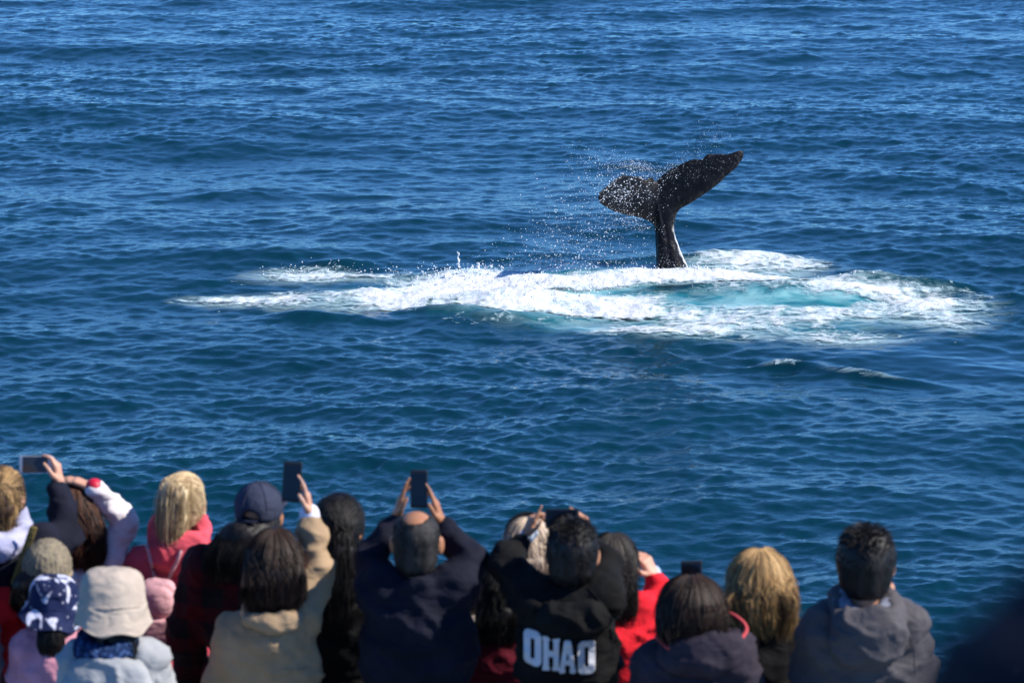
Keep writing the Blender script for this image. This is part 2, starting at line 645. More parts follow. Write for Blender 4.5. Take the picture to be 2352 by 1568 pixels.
V, F, TH = build_froth()
print('froth faces', len(F), flush=True)
froth = link('sea_foam', new_mesh('sea_foam', V, F, mf, attrs={'thick': TH}))
tag(froth, 'white churned foam spread on the water round the whale tail', kind='stuff')

# ------------------------------------------------------------------ spray drops
ms, nt, b = mat_new('spray_drop')
b.inputs['Base Color'].default_value = (0.93, 0.95, 0.97, 1)
b.inputs['Roughness'].default_value = 0.25
ICO_V = []
phi = (1 + 5 ** .5) / 2
for s1 in (-1, 1):
    for s2 in (-phi, phi):
        ICO_V += [(0, s1, s2), (s1, s2, 0), (s2, 0, s1)]
ICO_V = np.array(ICO_V) / math.sqrt(1 + phi * phi)
_d = np.linalg.norm(ICO_V[:, None] - ICO_V[None], axis=2)
_e = _d.copy()
_e[_e < 1e-6] = 9
_m = _e.min()
ICO_F = []
for a in range(12):
    for c in range(a + 1, 12):
        for d in range(c + 1, 12):
            if max(_d[a, c], _d[a, d], _d[c, d]) < _m * 1.05:
                t = [a, c, d]
                nn = np.cross(ICO_V[c] - ICO_V[a], ICO_V[d] - ICO_V[a])
                if nn @ ICO_V[a] < 0:
                    t = [a, d, c]
                ICO_F.append(t)
ICO_F = np.array(ICO_F)
OCT_V = np.array([(1, 0, 0), (-1, 0, 0), (0, 1, 0), (0, -1, 0), (0, 0, 1), (0, 0, -1.0)])
OCT_F = np.array([(0, 2, 4), (2, 1, 4), (1, 3, 4), (3, 0, 4), (2, 0, 5), (1, 2, 5), (3, 1, 5), (0, 3, 5)])


def drops(pts, rad, BV=ICO_V, BF=ICO_F, seed=1):
    rs = np.random.RandomState(seed)
    n = len(pts)
    S = rad[:, None, None] * (0.75 + 0.5 * rs.rand(n, 1, 3))
    V = pts[:, None, :] + BV[None] * S
    F = (BF[None] + (np.arange(n) * len(BV))[:, None, None])
    return V.reshape(-1, 3), F.reshape(-1, 3)


WY = 61.7
rs = np.random.RandomState(12)


def cloud(n, px, py, sx, sy, dep, r0, r1, ang=0.0, dy=0.0):
    n = int(n * 1.6)
    u, v = rs.normal(size=n) * sx, rs.normal(size=n) * sy
    c, s = math.cos(ang), math.sin(ang)
    PX, PY = px + u * c - v * s, py + u * s + v * c
    pts = np.array([W(a, b_, WY + dy + d) for a, b_, d in zip(PX, PY, rs.normal(size=n) * dep)])
    rad = r0 * 0.6 + (r1 * 0.72 - r0 * 0.6) * rs.rand(n) ** 4
    return pts, rad


cl = [cloud(900, 1350, 540, 75, 70, 0.8, 0.006, 0.021, dy=-0.6), cloud(560, 1300, 585, 65, 35, 0.8, 0.006, 0.021, dy=-0.6),
      cloud(300, 1400, 470, 60, 60, 0.6, 0.006, 0.019, dy=-1.4), cloud(220, 1450, 430, 50, 28, 0.25, 0.006, 0.020, dy=-2.0),
      cloud(260, 1435, 385, 40, 14, 0.4, 0.005, 0.013, ang=0.1), cloud(420, 1470, 383, 24, 7, 0.3, 0.004, 0.010, ang=0.25),
      cloud(260, 1535, 395, 26, 9, 0.3, 0.004, 0.011, ang=-0.6), cloud(90, 1590, 350, 38, 16, 0.6, 0.004, 0.010, ang=-0.7),
      cloud(90, 1640, 310, 22, 14, 0.6, 0.004, 0.010), cloud(200, 1360, 375, 45, 26, 0.7, 0.004, 0.012),
      cloud(260, 1440, 505, 40, 10, 0.4, 0.005, 0.013, ang=0.3, dy=-.9), cloud(260, 1330, 605, 110, 9, 0.6, 0.006, 0.018),
      cloud(110, 1630, 385, 55, 14, 0.25, 0.004, 0.010, ang=-0.35, dy=-.5), cloud(160, 1420, 440, 28, 22, 0.2, 0.008, 0.022, dy=-2.0),
      cloud(110, 1620, 600, 80, 10, 0.5, 0.005, 0.013), cloud(140, 1530, 600, 22, 22, 0.3, 0.004, 0.009, dy=-.6)]
P_ = np.concatenate([c[0] for c in cl])
R_ = np.concatenate([c[1] for c in cl])
ok = P_[:, 2] > 0.03
V, F = drops(P_[ok], R_[ok], OCT_V * 1.1, OCT_F)
spray = link('water_spray', new_mesh('water_spray', V, F, ms))
tag(spray, 'white water drops flung from the whale tail into the air', kind='stuff')

# froth thrown up along the crests: dense beads of water and a few short jets
pts, rad = [], []
for (px, py, sx, sy, n, hh) in ((1100, 648, 90, 5, 1500, .16), (1330, 658, 120, 6, 1200, .10), (1200, 690, 110, 7, 1300, .12), (1560, 640, 70, 6, 900, .10),
                                (1500, 650, 90, 6, 500, .08), (760, 628, 80, 5, 350, .06), (980, 668, 60, 6, 500, .12), (1860, 652, 90, 4, 260, .06), (2130, 690, 60, 10, 200, .05), (1000, 655, 30, 6, 400, .16)):
    for k in range(n):
        g = G(px + rs.normal() * sx, py + rs.normal() * sy)
        if rs.rand() < 0.70:
            continue
        z0 = abs(rs.normal()) * hh * 0.55
        pts.append((g[0], g[1], z0))
        rad.append(0.006 + 0.016 * rs.rand() ** 2)
pts = np.array(pts)
rad = np.array(rad)
_, _, zz = sea_height(pts[:, 0], pts[:, 1])
pts[:, 2] += zz
for (px, py, hgt, w0) in ((1053, 632, 0.34, 0.022), (1098, 640, 0.12, 0.022), (1022, 648, 0.08, 0.022)):
    g = G(px, py + 3)
    _, _, z0 = sea_height(np.array([g[0]]), np.array([g[1]]))
    for k in range(26):
        t = k / 25
        pts = np.vstack([pts, [g[0] + rs.normal() * .008 * (1 + t), g[1] + rs.normal() * .01, z0[0] + t * hgt + .02]])
        rad = np.append(rad, w0 * (1.3 - 0.6 * t) * (0.7 + 0.5 * rs.rand()))
V, F = drops(pts, rad, OCT_V * 1.1, OCT_F, seed=4)
splash = link('wave_splash', new_mesh('wave_splash', V, F, ms))
tag(splash, 'white splashing beads of water thrown up along the foam crest', kind='stuff')

# ------------------------------------------------------------------ the whale tail
WX0 = 4096 / 2352
def T4(rx, ry):   # a point measured on the enlargement of the tail
    return W((2150 + rx / 2.24) / WX0, (480 + ry / 2.24) / WX0, WY)[[0, 2]]


OUT = [(1055, 985), (1050, 945), (1010, 905), (950, 868), (880, 840), (820, 822), (730, 782), (650, 738), (580, 690), (545, 655), (530, 625), (524, 600), (532, 570), (552, 545),
       (590, 520), (650, 495), (700, 470), (738, 452), (762, 447), (785, 458), (800, 462), (830, 470), (860, 482), (888, 478), (905, 488), (935, 486), (946, 505), (965, 520),
       (985, 515), (1000, 506), (1018, 500), (1035, 512), (1048, 535), (1060, 546), (1075, 538), (1092, 520), (1120, 492), (1150, 476), (1175, 462), (1198, 440), (1222, 432), (1245, 430), (1290, 404),
       (1330, 385), (1375, 368), (1420, 360), (1440, 366), (1478, 368), (1500, 352), (1522, 332), (1550, 322), (1600, 328), (1640, 326), (1690, 336), (1740, 330), (1790, 316), (1830, 305),
       (1852, 308), (1866, 330), (1862, 365), (1840, 402), (1810, 440), (1770, 480), (1700, 530), (1640, 585), (1560, 640), (1480, 690), (1400, 735), (1330, 775), (1280, 802), (1252, 832), (1236, 875), (1217, 920), (1212, 985)]
OUT = np.array([T4(*p) for p in OUT])


def poly_sd(P, poly):
    n = len(poly)
    d = np.full(len(P), 1e9)
    inside = np.zeros(len(P), bool)
    for i in range(n):
        a, b_ = poly[i], poly[(i + 1) % n]
        e, w_ = b_ - a, P - a
        t = np.clip((w_ @ e) / (e @ e), 0, 1)
        q = w_ - t[:, None] * e
        d = np.minimum(d, (q ** 2).sum(1))
        c = ((a[1] <= P[:, 1]) & (b_[1] > P[:, 1])) | ((b_[1] <= P[:, 1]) & (a[1] > P[:, 1]))
        s = (b_[0] - a[0]) * (P[:, 1] - a[1]) - (P[:, 0] - a[0]) * (b_[1] - a[1])
        inside ^= c & np.where(b_[1] > a[1], s > 0, s < 0)
    return np.where(inside, -1, 1) * np.sqrt(d)


def build_tail():
    h = 0.021
    lo = np.array([OUT[:, 0].min() - .1, WY - 2.0, -1.2])
    hi = np.array([OUT[:, 0].max() + .1, WY + 1.3, OUT[:, 1].max() + .12])
    ax = [np.arange(lo[i], hi[i], h) for i in range(3)]
    XX, ZZ = np.meshgrid(ax[0], ax[2], indexing='ij')
    P2 = np.stack([XX.ravel(), ZZ.ravel()], -1)
    sd = poly_sd(P2, OUT).reshape(XX.shape)
    mid = T4(1090, 700)
    dx = XX - mid[0]
    dz = ZZ - mid[1]
    # the left lobe swings towards the boat and curls at the tip, the right one leans away
    y0 = np.where(dx < 0, -0.95 * (np.abs(dx) / 1.3) ** 1.25 * 1.35, 0.42 * (dx / 2.0) ** 1.3 * 1.2)
    y0 = y0 + 0.10 * dz
    y0 = y0 + 0.045 * np.sin(dx * 7 + dz * 3) * np.clip(-dx, 0, 1) + 0.02 * np.sin(dx * 4 - dz * 5)
    inn = np.maximum(-sd, 0)
    thick = 0.016 + 0.135 * (1 - np.exp(-inn / 0.22)) * np.exp(-np.abs(dx) / 1.6)
    thick = thick * np.clip(0.55 + 0.9 * np.clip(0.35 - dz * .6 + 0.25 * np.abs(dx), 0, 1), 0, 1.1)
    X, Y, Z = np.meshgrid(*ax, indexing='ij')
    q = np.abs(Y - WY - y0[:, None, :]) - thick[:, None, :]
    s3 = np.broadcast_to(sd[:, None, :], q.shape)
    fl = np.where((q > 0) & (s3 > 0), np.sqrt(q ** 2 + s3 ** 2), np.maximum(q * 0.72, s3))
    P = np.stack([X, Y, Z], -1).reshape(-1, 3).astype(np.float32)
    fl = fl.ravel()
    # the tail stock: narrow at the flukes, widening downwards, ridged along its near edge
    st = [(1135, 800, .20, .12), (1135, 900, .325, .17), (1136, 960, .345, .21), (1146, 1060, .375, .27), (1166, 1180, .46, .36), (1195, 1300, .56, .44), (1222, 1390, .64, .52), (1300, 1650, .85, .8), (1380, 1900, 1.1, 1.1)]
    zs, xs, rx, ry = [], [], [], []
    sc = 2.24 * 104.0 * WX0
    edge = [(1062, 1205), (1055, 1216), (1055, 1214), (1058, 1238), (1062, 1285), (1067, 1340), (1071, 1380), (1080, 1520), (1090, 1690)]
    for (cx, cy, _, dpt), (e0, e1) in zip(st, edge):
        a, c = T4(e0, cy), T4(e1, cy)
        zs.append(a[1])
        xs.append((a[0] + c[0]) / 2)
        rx.append((c[0] - a[0]) / 2)
        ry.append(dpt)
    o = np.argsort(zs)
    zs, xs, rx, ry = [np.array(v)[o] for v in (zs, xs, rx, ry)]
    zz = P[:, 2]
    cx, ax_, ay_ = np.interp(zz, zs, xs), np.interp(zz, zs, rx), np.interp(zz, zs, ry)
    qx, qy = (P[:, 0] - cx) / ax_, (P[:, 1] - WY - 0.05) / ay_
    k0 = (np.abs(qx) ** 2.3 + np.abs(qy) ** 2.3) ** (1 / 2.3)
    stock = (k0 - 1) * np.minimum(ax_, ay_) * 0.9
    stock = smax(stock, zz - (mid[1] - 0.1), 0.25)
    f = smin(fl, stock, 0.07)
    keel = []
    kp = [(1066, 700, .020, -.10), (1078, 800, .032, -.15), (1092, 880, .045, -.17), (1100, 960, .075, -.16), (1112, 1060, .10, -.17), (1125, 1180, .13, -.2), (1140, 1320, .16, -.22)]
    kp = [(np.array([T4(a, b_)[0], WY + d, T4(a, b_)[1]]), r) for a, b_, r, d in kp]
    for (a, ra), (b_, rb) in zip(kp[:-1], kp[1:]):
        keel.append(s_cone(P, a, b_, ra, rb))
    kk = np.minimum.reduce(keel)
    f = smin(f, kk, 0.03)
    f = f.reshape(X.shape)
    V, F = surface_nets(f, lo, h)
    nn = normals(V, F)
    V = V + nn * ((fbm(V * 7, 3, 3) - .5) * 0.022 + (fbm(V * 22, 2, 9) - .5) * 0.008)[:, None]
    # pale belly skin up the far right edge of the stock, scarred leading edges
    zz = V[:, 2]
    cx, ax_ = np.interp(zz, zs, xs), np.interp(zz, zs, rx)
    e = (V[:, 0] - cx) / ax_
    belly = np.clip((e - 0.88 + (fbm(V * 6, 3, 8) - .5) * 0.45) * 7, 0, 1) * np.clip((1.12 - zz + (fbm(V * 3, 2, 4) - .5) * .3) * 4, 0, 1)
    sdv = poly_sd(V[:, [0, 2]], OUT)
    lead = np.clip(1 + sdv / 0.14, 0, 1) * (V[:, 2] < T4(1250, 0)[1] + 9)
    up = V[:, 2] - (T4(1060, 546)[1] + np.where(V[:, 0] > mid[0], (V[:, 0] - mid[0]) * 0.28, 0))
    lead = lead * np.clip(0.3 - up * 3, 0, 1) * (V[:, 2] > T4(0, 960)[1])
    tip = np.clip(1 - np.linalg.norm(V[:, [0, 2]] - T4(1850, 340), axis=1) / 0.28, 0, 1)
    return V, F, belly, np.clip(lead + tip, 0, 1)


mwh, nt, b = mat_new('wet_whale_skin')
b.inputs['Specular IOR Level'].default_value = 0.10
bel = attr(nt, 'belly')
led = attr(nt, 'scar')
n1 = noise_tex(nt, 3.2, 4, None, None, 0.65, 0.4)
n2 = noise_tex(nt, 30, 3, None, (1, 1, .5), 0.7)
n3 = noise_tex(nt, 13, 5, None, (2.6, 2.6, 0.6), 0.7, 1.2)
base = mixrgb(nt, maprange(nt, n1, 0.35, 0.7), (0.0035, 0.0038, 0.0055), (0.007, 0.0075, 0.010))
scr = maprange(nt, n2, 0.66, 0.74)
base = mixrgb(nt, math_node(nt, 'MULTIPLY', scr, 0.12), base, (0.32, 0.31, 0.30))
ld = math_node(nt, 'MULTIPLY', led, maprange(nt, n3, 0.52, 0.66))
base = mixrgb(nt, math_node(nt, 'MULTIPLY', ld, 0.35), base, (0.42, 0.38, 0.34))
base = mixrgb(nt, bel, base, (0.74, 0.73, 0.70))
nt.links.new(base, b.inputs['Base Color'])
nt.links.new(maprange(nt, n1, 0.3, 0.7, 0.3, 0.5), b.inputs['Roughness'])
nt.links.new(bump(nt, n2, 0.25, 0.012), b.inputs['Normal'])
V, F, BE, LE = build_tail()
base_pt = np.array([V[:, 0].mean(), WY, 0.0])
whale = link('whale', new_mesh('whale', V - base_pt, F, mwh, attrs={'belly': BE, 'scar': LE}), loc=base_pt)
tag(whale, 'black whale tail with notched flukes rising out of the white foam', 'whale')
# ------------------------------------------------------------------ the boat: decks
DECK = 7.2
mdk, nt, b = mat_new('painted_deck')
b.inputs['Roughness'].default_value = 0.6
nt.links.new(mixrgb(nt, maprange(nt, noise_tex(nt, 3, 4), 0.3, 0.7), (0.16, 0.20, 0.22), (0.22, 0.26, 0.28)), b.inputs['Base Color'])
mwp, nt, b = mat_new('white_boat_paint')
b.inputs['Roughness'].default_value = 0.35
nt.links.new(mixrgb(nt, maprange(nt, noise_tex(nt, 2, 5), 0.4, 0.75), (0.78, 0.79, 0.78), (0.62, 0.60, 0.55)), b.inputs['Base Color'])


def plan_slab(name, poly, z0, z1, mat, label):
    n = len(poly)
    V = [(x, y, z0) for x, y in poly] + [(x, y, z1) for x, y in poly]
    me = bpy.data.meshes.new(name)
    me.from_pydata(V, [], [tuple(range(n - 1, -1, -1)), tuple(range(n, 2 * n))] + [(i, (i + 1) % n, n + (i + 1) % n, n + i) for i in range(n)])
    me.polygons.foreach_set('use_smooth', [False] * len(me.polygons))
    me.materials.append(mat)
    o = link(name, me)
    tag(o, label, kind='structure')
    return o


bow = [(-5.2, 1.7), (5.2, 1.7), (5.0, 6.0), (4.1, 10.2), (2.9, 11.95), (1.2, 12.55), (-1.2, 12.6), (-2.9, 12.2), (-4.1, 10.8), (-5.0, 6.0)]
plan_slab('lower_deck', bow, DECK - 0.12, DECK, mdk, 'grey lower deck at the bow where the crowd stands')
hull = [(x * 0.99, y - 0.06 if y > 2 else y) for x, y in bow]
plan_slab('boat_hull', hull, -0.8, DECK - 0.125, mwp, 'white hull of the tour boat below the crowd')
plan_slab('upper_deck', [(-4.6, -6), (4.6, -6), (4.6, 1.7), (-4.6, 1.7)], 10.0, 10.15, mdk, 'upper deck where the photographer stands')
plan_slab('boat_cabin', [(-4.3, -6), (4.3, -6), (4.3, 1.4), (-4.3, 1.4)], DECK - 0.121, 9.995, mwp, 'white cabin under the upper deck')


def tube(pts, r, sides=6, closed=False):
    pts = np.asarray(pts, float)
    n = len(pts)
    r = np.broadcast_to(np.asarray(r, float), (n,))
    if closed:
        T = np.roll(pts, -1, 0) - np.roll(pts, 1, 0)
    else:
        T = np.gradient(pts, axis=0)
    T /= np.linalg.norm(T, axis=1, keepdims=True) + 1e-9
    up = np.array([0, 0, 1.0]) if abs(T[:, 2]).mean() < 0.8 else np.array([0, 1.0, 0])
    A = np.cross(T, up)
    A /= np.linalg.norm(A, axis=1, keepdims=True) + 1e-9
    B = np.cross(T, A)
    th = np.arange(sides) / sides * 2 * np.pi
    V = pts[:, None] + r[:, None, None] * (A[:, None] * np.cos(th)[None, :, None] + B[:, None] * np.sin(th)[None, :, None])
    V = V.reshape(-1, 3)
    i = np.arange(n if closed else n - 1)
    j = np.arange(sides)
    I, J = np.meshgrid(i, j, indexing='ij')
    I2, J2 = (I + 1) % n, (J + 1) % sides
    F = np.stack([I * sides + J, I * sides + J2, I2 * sides + J2, I2 * sides + J], -1).reshape(-1, 4)
    return V, F


rail = link('bow_rail', None)
rail.location = (0, 0, DECK)
tag(rail, 'low white metal rail round the bow edge of the lower deck', 'rail')
edge = [(5.0, 6.0), (4.1, 10.1), (2.9, 11.85), (1.2, 12.45), (-1.2, 12.5), (-2.9, 12.1), (-4.1, 10.7), (-5.0, 6.0)]
for nm, zz, rr in (('handrail', 0.42, 0.02), ('lower_bar', 0.2, 0.014)):
    V, F = tube([(x * .98, y - .03, zz) for x, y in edge], rr, 8)
    link(nm, new_mesh(nm, V, F, mwp), rail)
V, F = tube([(0, 0, 0), (0, 0, 0.41)], 0.018, 8)
pm = new_mesh('post', V, F, mwp)
for k, (x, y) in enumerate(edge):
    link('post', pm, rail, (x * .98, y - .03, 0))

# ------------------------------------------------------------------ people
def cloth(name, col, rough=0.85, var=0.25, col2=None, pat=None, sheen=0.0, bumps=0.5):
    m, nt, b = mat_new(name)
    c = np.array(col)
    n = noise_tex(nt, 9, 4)
    k = mixrgb(nt, maprange(nt, n, 0.3, 0.7), tuple(c * (1 - var)), tuple(np.minimum(c * (1 + var), .9)))
    if pat == 'plaid':
        tc = nt.nodes.new('ShaderNodeTexCoord')
        sp = nt.nodes.new('ShaderNodeSeparateXYZ')
        nt.links.new(tc.outputs['Object'], sp.inputs[0])
        fx = maprange(nt, math_node(nt, 'SINE', math_node(nt, 'MULTIPLY', sp.outputs[0], 42)), 0.1, 0.3)
        fz = maprange(nt, math_node(nt, 'SINE', math_node(nt, 'MULTIPLY', sp.outputs[2], 42)), 0.1, 0.3)
        k = mixrgb(nt, math_node(nt, 'MULTIPLY', math_node(nt, 'ADD', fx, fz), 0.5), k, col2)
    elif pat == 'blotch':
        tc = nt.nodes.new('ShaderNodeTexCoord')
        k = mixrgb(nt, maprange(nt, noise_tex(nt, 13, 1, None, (1.3, 1, .8), .5, .8), 0.57, 0.62), k, col2)
        v2 = nt.nodes.new('ShaderNodeTexVoronoi')
        v2.inputs['Scale'].default_value = 38
        nt.links.new(tc.outputs['Object'], v2.inputs['Vector'])
        k = mixrgb(nt, maprange(nt, v2.outputs['Distance'], 0.2, 0.12), k, tuple(x * .6 for x in col2))
    elif pat == 'fleck':
        k = mixrgb(nt, maprange(nt, noise_tex(nt, 70, 2), 0.5, 0.62), k, col2)
    nt.links.new(k, b.inputs['Base Color'])
    b.inputs['Roughness'].default_value = rough
    b.inputs['Sheen Weight'].default_value = sheen
    b.inputs['Specular IOR Level'].default_value = 0.12
    wr = bump(nt, noise_tex(nt, 12, 2, None, (1, 1, 1.7), 0.45, 0.5), 0.7, 0.02)
    nt.links.new(bump(nt, noise_tex(nt, 160, 2), bumps, 0.002, wr), b.inputs['Normal'])
    return m


def skin(name, col):
    m, nt, b = mat_new(name)
    c = np.array(col)
    n = noise_tex(nt, 14, 3)
    nt.links.new(mixrgb(nt, maprange(nt, n, 0.3, 0.7), tuple(c), tuple(c * np.array([0.9, 0.75, 0.7]))), b.inputs['Base Color'])
    b.inputs['Roughness'].default_value = 0.5
    b.inputs['Specular IOR Level'].default_value = 0.3
    return m


def hairmat(name, dark, light, rough=0.38):
    rough = rough + 0.16
    m, nt, b = mat_new(name)
    t = attr(nt, 'tint')
    nt.links.new(mixrgb(nt, t, dark, light), b.inputs['Base Color'])
    nt.links.new(bump(nt, noise_tex(nt, 150, 3, None, (1, 1, .3)), .8, .004), b.inputs['Normal'])
    b.inputs['Roughness'].default_value = rough
    b.inputs['Specular IOR Level'].default_value = 0.28
    return m


def plain(name, col, rough=0.4, metal=0.0):
    m, nt, b = mat_new(name)
    n = noise_tex(nt, 30, 2)
    c = np.array(col)
    nt.links.new(mixrgb(nt, n, tuple(c * .85), tuple(np.minimum(c * 1.1, 1))), b.inputs['Base Color'])
    b.inputs['Roughness'].default_value = rough
    b.inputs['Metallic'].default_value = metal
    return m


SK = {'light': skin('light_skin', (0.62, 0.36, 0.25)), 'mid': skin('warm_skin', (0.52, 0.28, 0.17)), 'tan': skin('tan_skin', (0.40, 0.20, 0.11))}
HM = {'black': hairmat('black_hair', (0.003, 0.003, 0.0035), (0.016, 0.014, 0.014), 0.32),
      'soft_black': hairmat('soft_black_hair', (0.006, 0.005, 0.005), (0.045, 0.035, 0.03), 0.4),
      'brown': hairmat('dark_brown_hair', (0.008, 0.004, 0.003), (0.055, 0.028, 0.018), 0.4),
      'auburn': hairmat('reddish_brown_hair', (0.018, 0.006, 0.004), (0.16, 0.060, 0.030), 0.4),
      'blonde': hairmat('blonde_hair', (0.22, 0.13, 0.06), (0.75, 0.58, 0.34), 0.45),
      'streaked': hairmat('streaked_hair', (0.035, 0.016, 0.008), (0.72, 0.46, 0.20), 0.45),
      'pale': hairmat('pale_blonde_hair', (0.36, 0.26, 0.18), (0.64, 0.51, 0.38), 0.5),
      'grey': hairmat('greying_hair', (0.005, 0.005, 0.005), (0.028, 0.026, 0.026), 0.5)}
M_DARK_TR = cloth('dark_trousers', (0.02, 0.022, 0.03))
M_JEANS = cloth('blue_jeans', (0.05, 0.08, 0.16))
M_SHOE = plain('dark_shoe', (0.03, 0.03, 0.03), 0.6)
M_EYE = plain('eye_white', (0.8, 0.8, 0.78), 0.2)
RS = np.random.RandomState(99)


def hand_sdf(wrist, f, n, s, curl=0.5, spread=0.0, size=1.0, thumb=0.6, curls=None, idx=None):
    size = size * 0.9
    """wrist point, finger direction, palm normal (palm faces n), thumb side s -> list of (a, b, ra, rb) and palm"""
    f = f / np.linalg.norm(f)
    n = n - f * (n @ f)
    n /= np.linalg.norm(n)
    s = s - f * (s @ f) - n * (s @ n)
    s /= np.linalg.norm(s)
    z = size
    caps = []
    caps.append((wrist - f * .05 * z, wrist + f * 0.012 * z, .027 * z, .025 * z))
    for q in (-0.026, -0.009, 0.009, 0.026):
        caps.append((wrist + f * .015 * z + s * q * .75 * z, wrist + f * 0.083 * z + s * q * z, .0145 * z, .0125 * z))
    L = {0: (.040, .024, .019), 1: (.045, .028, .021), 2: (.042, .026, .020), 3: (.033, .020, .017)}
    fings = []
    for i, q in enumerate((0.030, 0.010, -0.010, -0.029)):
        p = wrist + f * (0.088 - 0.004 * abs(i - 1)) * z + s * q * z
        c = curls[i] if curls else curl * (1 + 0.12 * (i - 1))
        d = f + s * spread * (1.5 - i) * 0.35
        d = d / np.linalg.norm(d)
        ang = 0
        for k, (l, bend) in enumerate(zip(L[i], (0.7, 1.0, 0.7))):
            ang += c * bend
            dd = d * math.cos(ang) + n * math.sin(ang)
            p2 = p + dd * l * z
            fings.append((p, p2, (.0095 - .0012 * k) * z, (.0085 - .0012 * k) * z))
            p = p2
    p = wrist + f * .022 * z + s * .022 * z
    t1 = p + (f * .55 + s * .75 + n * .25 * thumb) * .045 * z
    t2 = t1 + (f * .9 + s * .35 * (1.2 - thumb) + n * .45 * thumb) * .036 * z
    t3 = t2 + (f * .85 + s * .1 * (1 - thumb) + n * .6 * thumb - s * 0.25 * thumb) * .028 * z
    fings += [(p, t1, .016 * z, .0115 * z), (t1, t2, .0115 * z, .0095 * z), (t2, t3, .0095 * z, .008 * z)]
    return caps, fings


def mesh_hand(wrist, f, n, s, **kw):
    wrist, f, n, s = [np.asarray(v, float) for v in (wrist, f, n, s)]
    caps, fings = hand_sdf(wrist, f, n, s, **kw)
    allp = np.array([p for c in caps + fings for p in c[:2]])
    fn = lambda P: smin(union([s_cone(P, *c) for c in caps], 0.014), np.minimum.reduce([s_cone(P, *c) for c in fings]), 0.006)
    return sdf_mesh(fn, allp.min(0) - .03, allp.max(0) + .03, 0.0048)


def head_fn(c, R, s=1.0):
    """skull, jaw, nose, lips, ears, neck; R columns: right, forward, up"""
    T = lambda v: c + R @ (np.array(v) * s)

    def fn(P):
        d = s_ell(P, T((0, -.012, .022)), np.array((.076, .093, .095)) * s, R)
        d = smin(d, s_ell(P, T((0, .018, -.035)), np.array((.060, .070, .085)) * s, R), .03)
        d = smin(d, s_ell(P, T((0, .045, -.088)), np.array((.034, .034, .026)) * s, R), .03)
        d = smin(d, s_cone(P, T((0, .088, .005)), T((0, .108, -.028)), .009 * s, .014 * s), .012)
        d = smin(d, s_cone(P, T((-.02, .083, -.058)), T((.02, .083, -.058)), .009 * s), .008)
        d = smin(d, s_cone(P, T((-.03, .082, .022)), T((.03, .082, .022)), .010 * s), .015)
        for sx in (-1, 1):
            d = smax(d, -(s_ell(P, T((sx * .03, .098, .004)), np.array((.016, .016, .011)) * s, R)), .01)
            e = s_ell(P, T((sx * .083, -.004, -.006)), np.array((.013, .022, .036)) * s, R @ rotz(sx * -0.45))
            e = smin(e, s_ell(P, T((sx * .080, .004, -.028)), np.array((.008, .010, .012)) * s, R), .01)
            d = smin(d, e, .006)
        d = smin(d, s_cone(P, T((0, -.02, -.05)), T((0, -.045, -.20)), .052 * s, .060 * s), .02)
        return d
    return fn, T


def smooth_path(pts, n):
    pts = np.asarray(pts, float)
    if len(pts) < 3:
        t = np.linspace(0, 1, n)[:, None]
        return pts[0] * (1 - t) + pts[-1] * t
    P = np.vstack([2 * pts[0] - pts[1], pts, 2 * pts[-1] - pts[-2]])
    out = []
    m = len(pts) - 1
    for u in np.linspace(0, m - 1e-6, n):
        i = int(u)
        t = u - i
        a, b_, c, d = P[i], P[i + 1], P[i + 2], P[i + 3]
        out.append(0.5 * ((2 * b_) + (-a + c) * t + (2 * a - 5 * b_ + 4 * c - d) * t * t + (-a + 3 * b_ - 3 * c + d) * t ** 3))
    return np.array(out)


def strands(paths, r0, seed=0, sides=3):
    """many thin hair tubes of equal point count -> V, F, tint"""
    rs_ = np.random.RandomState(seed)
    VV, FF, TT, n = [], [], [], 0
    for p, tint in paths:
        k = len(p)
        rad = r0 * (0.7 + 0.6 * rs_.rand()) * np.concatenate([np.linspace(.6, 1, k // 2), np.linspace(1, .25, k - k // 2)])
        V, F = tube(p, rad, sides)
        VV.append(V)
        FF.append(F + n)
        TT.append(np.full(len(V), tint))
        n += len(V)
    return np.concatenate(VV), np.concatenate(FF), np.concatenate(TT)


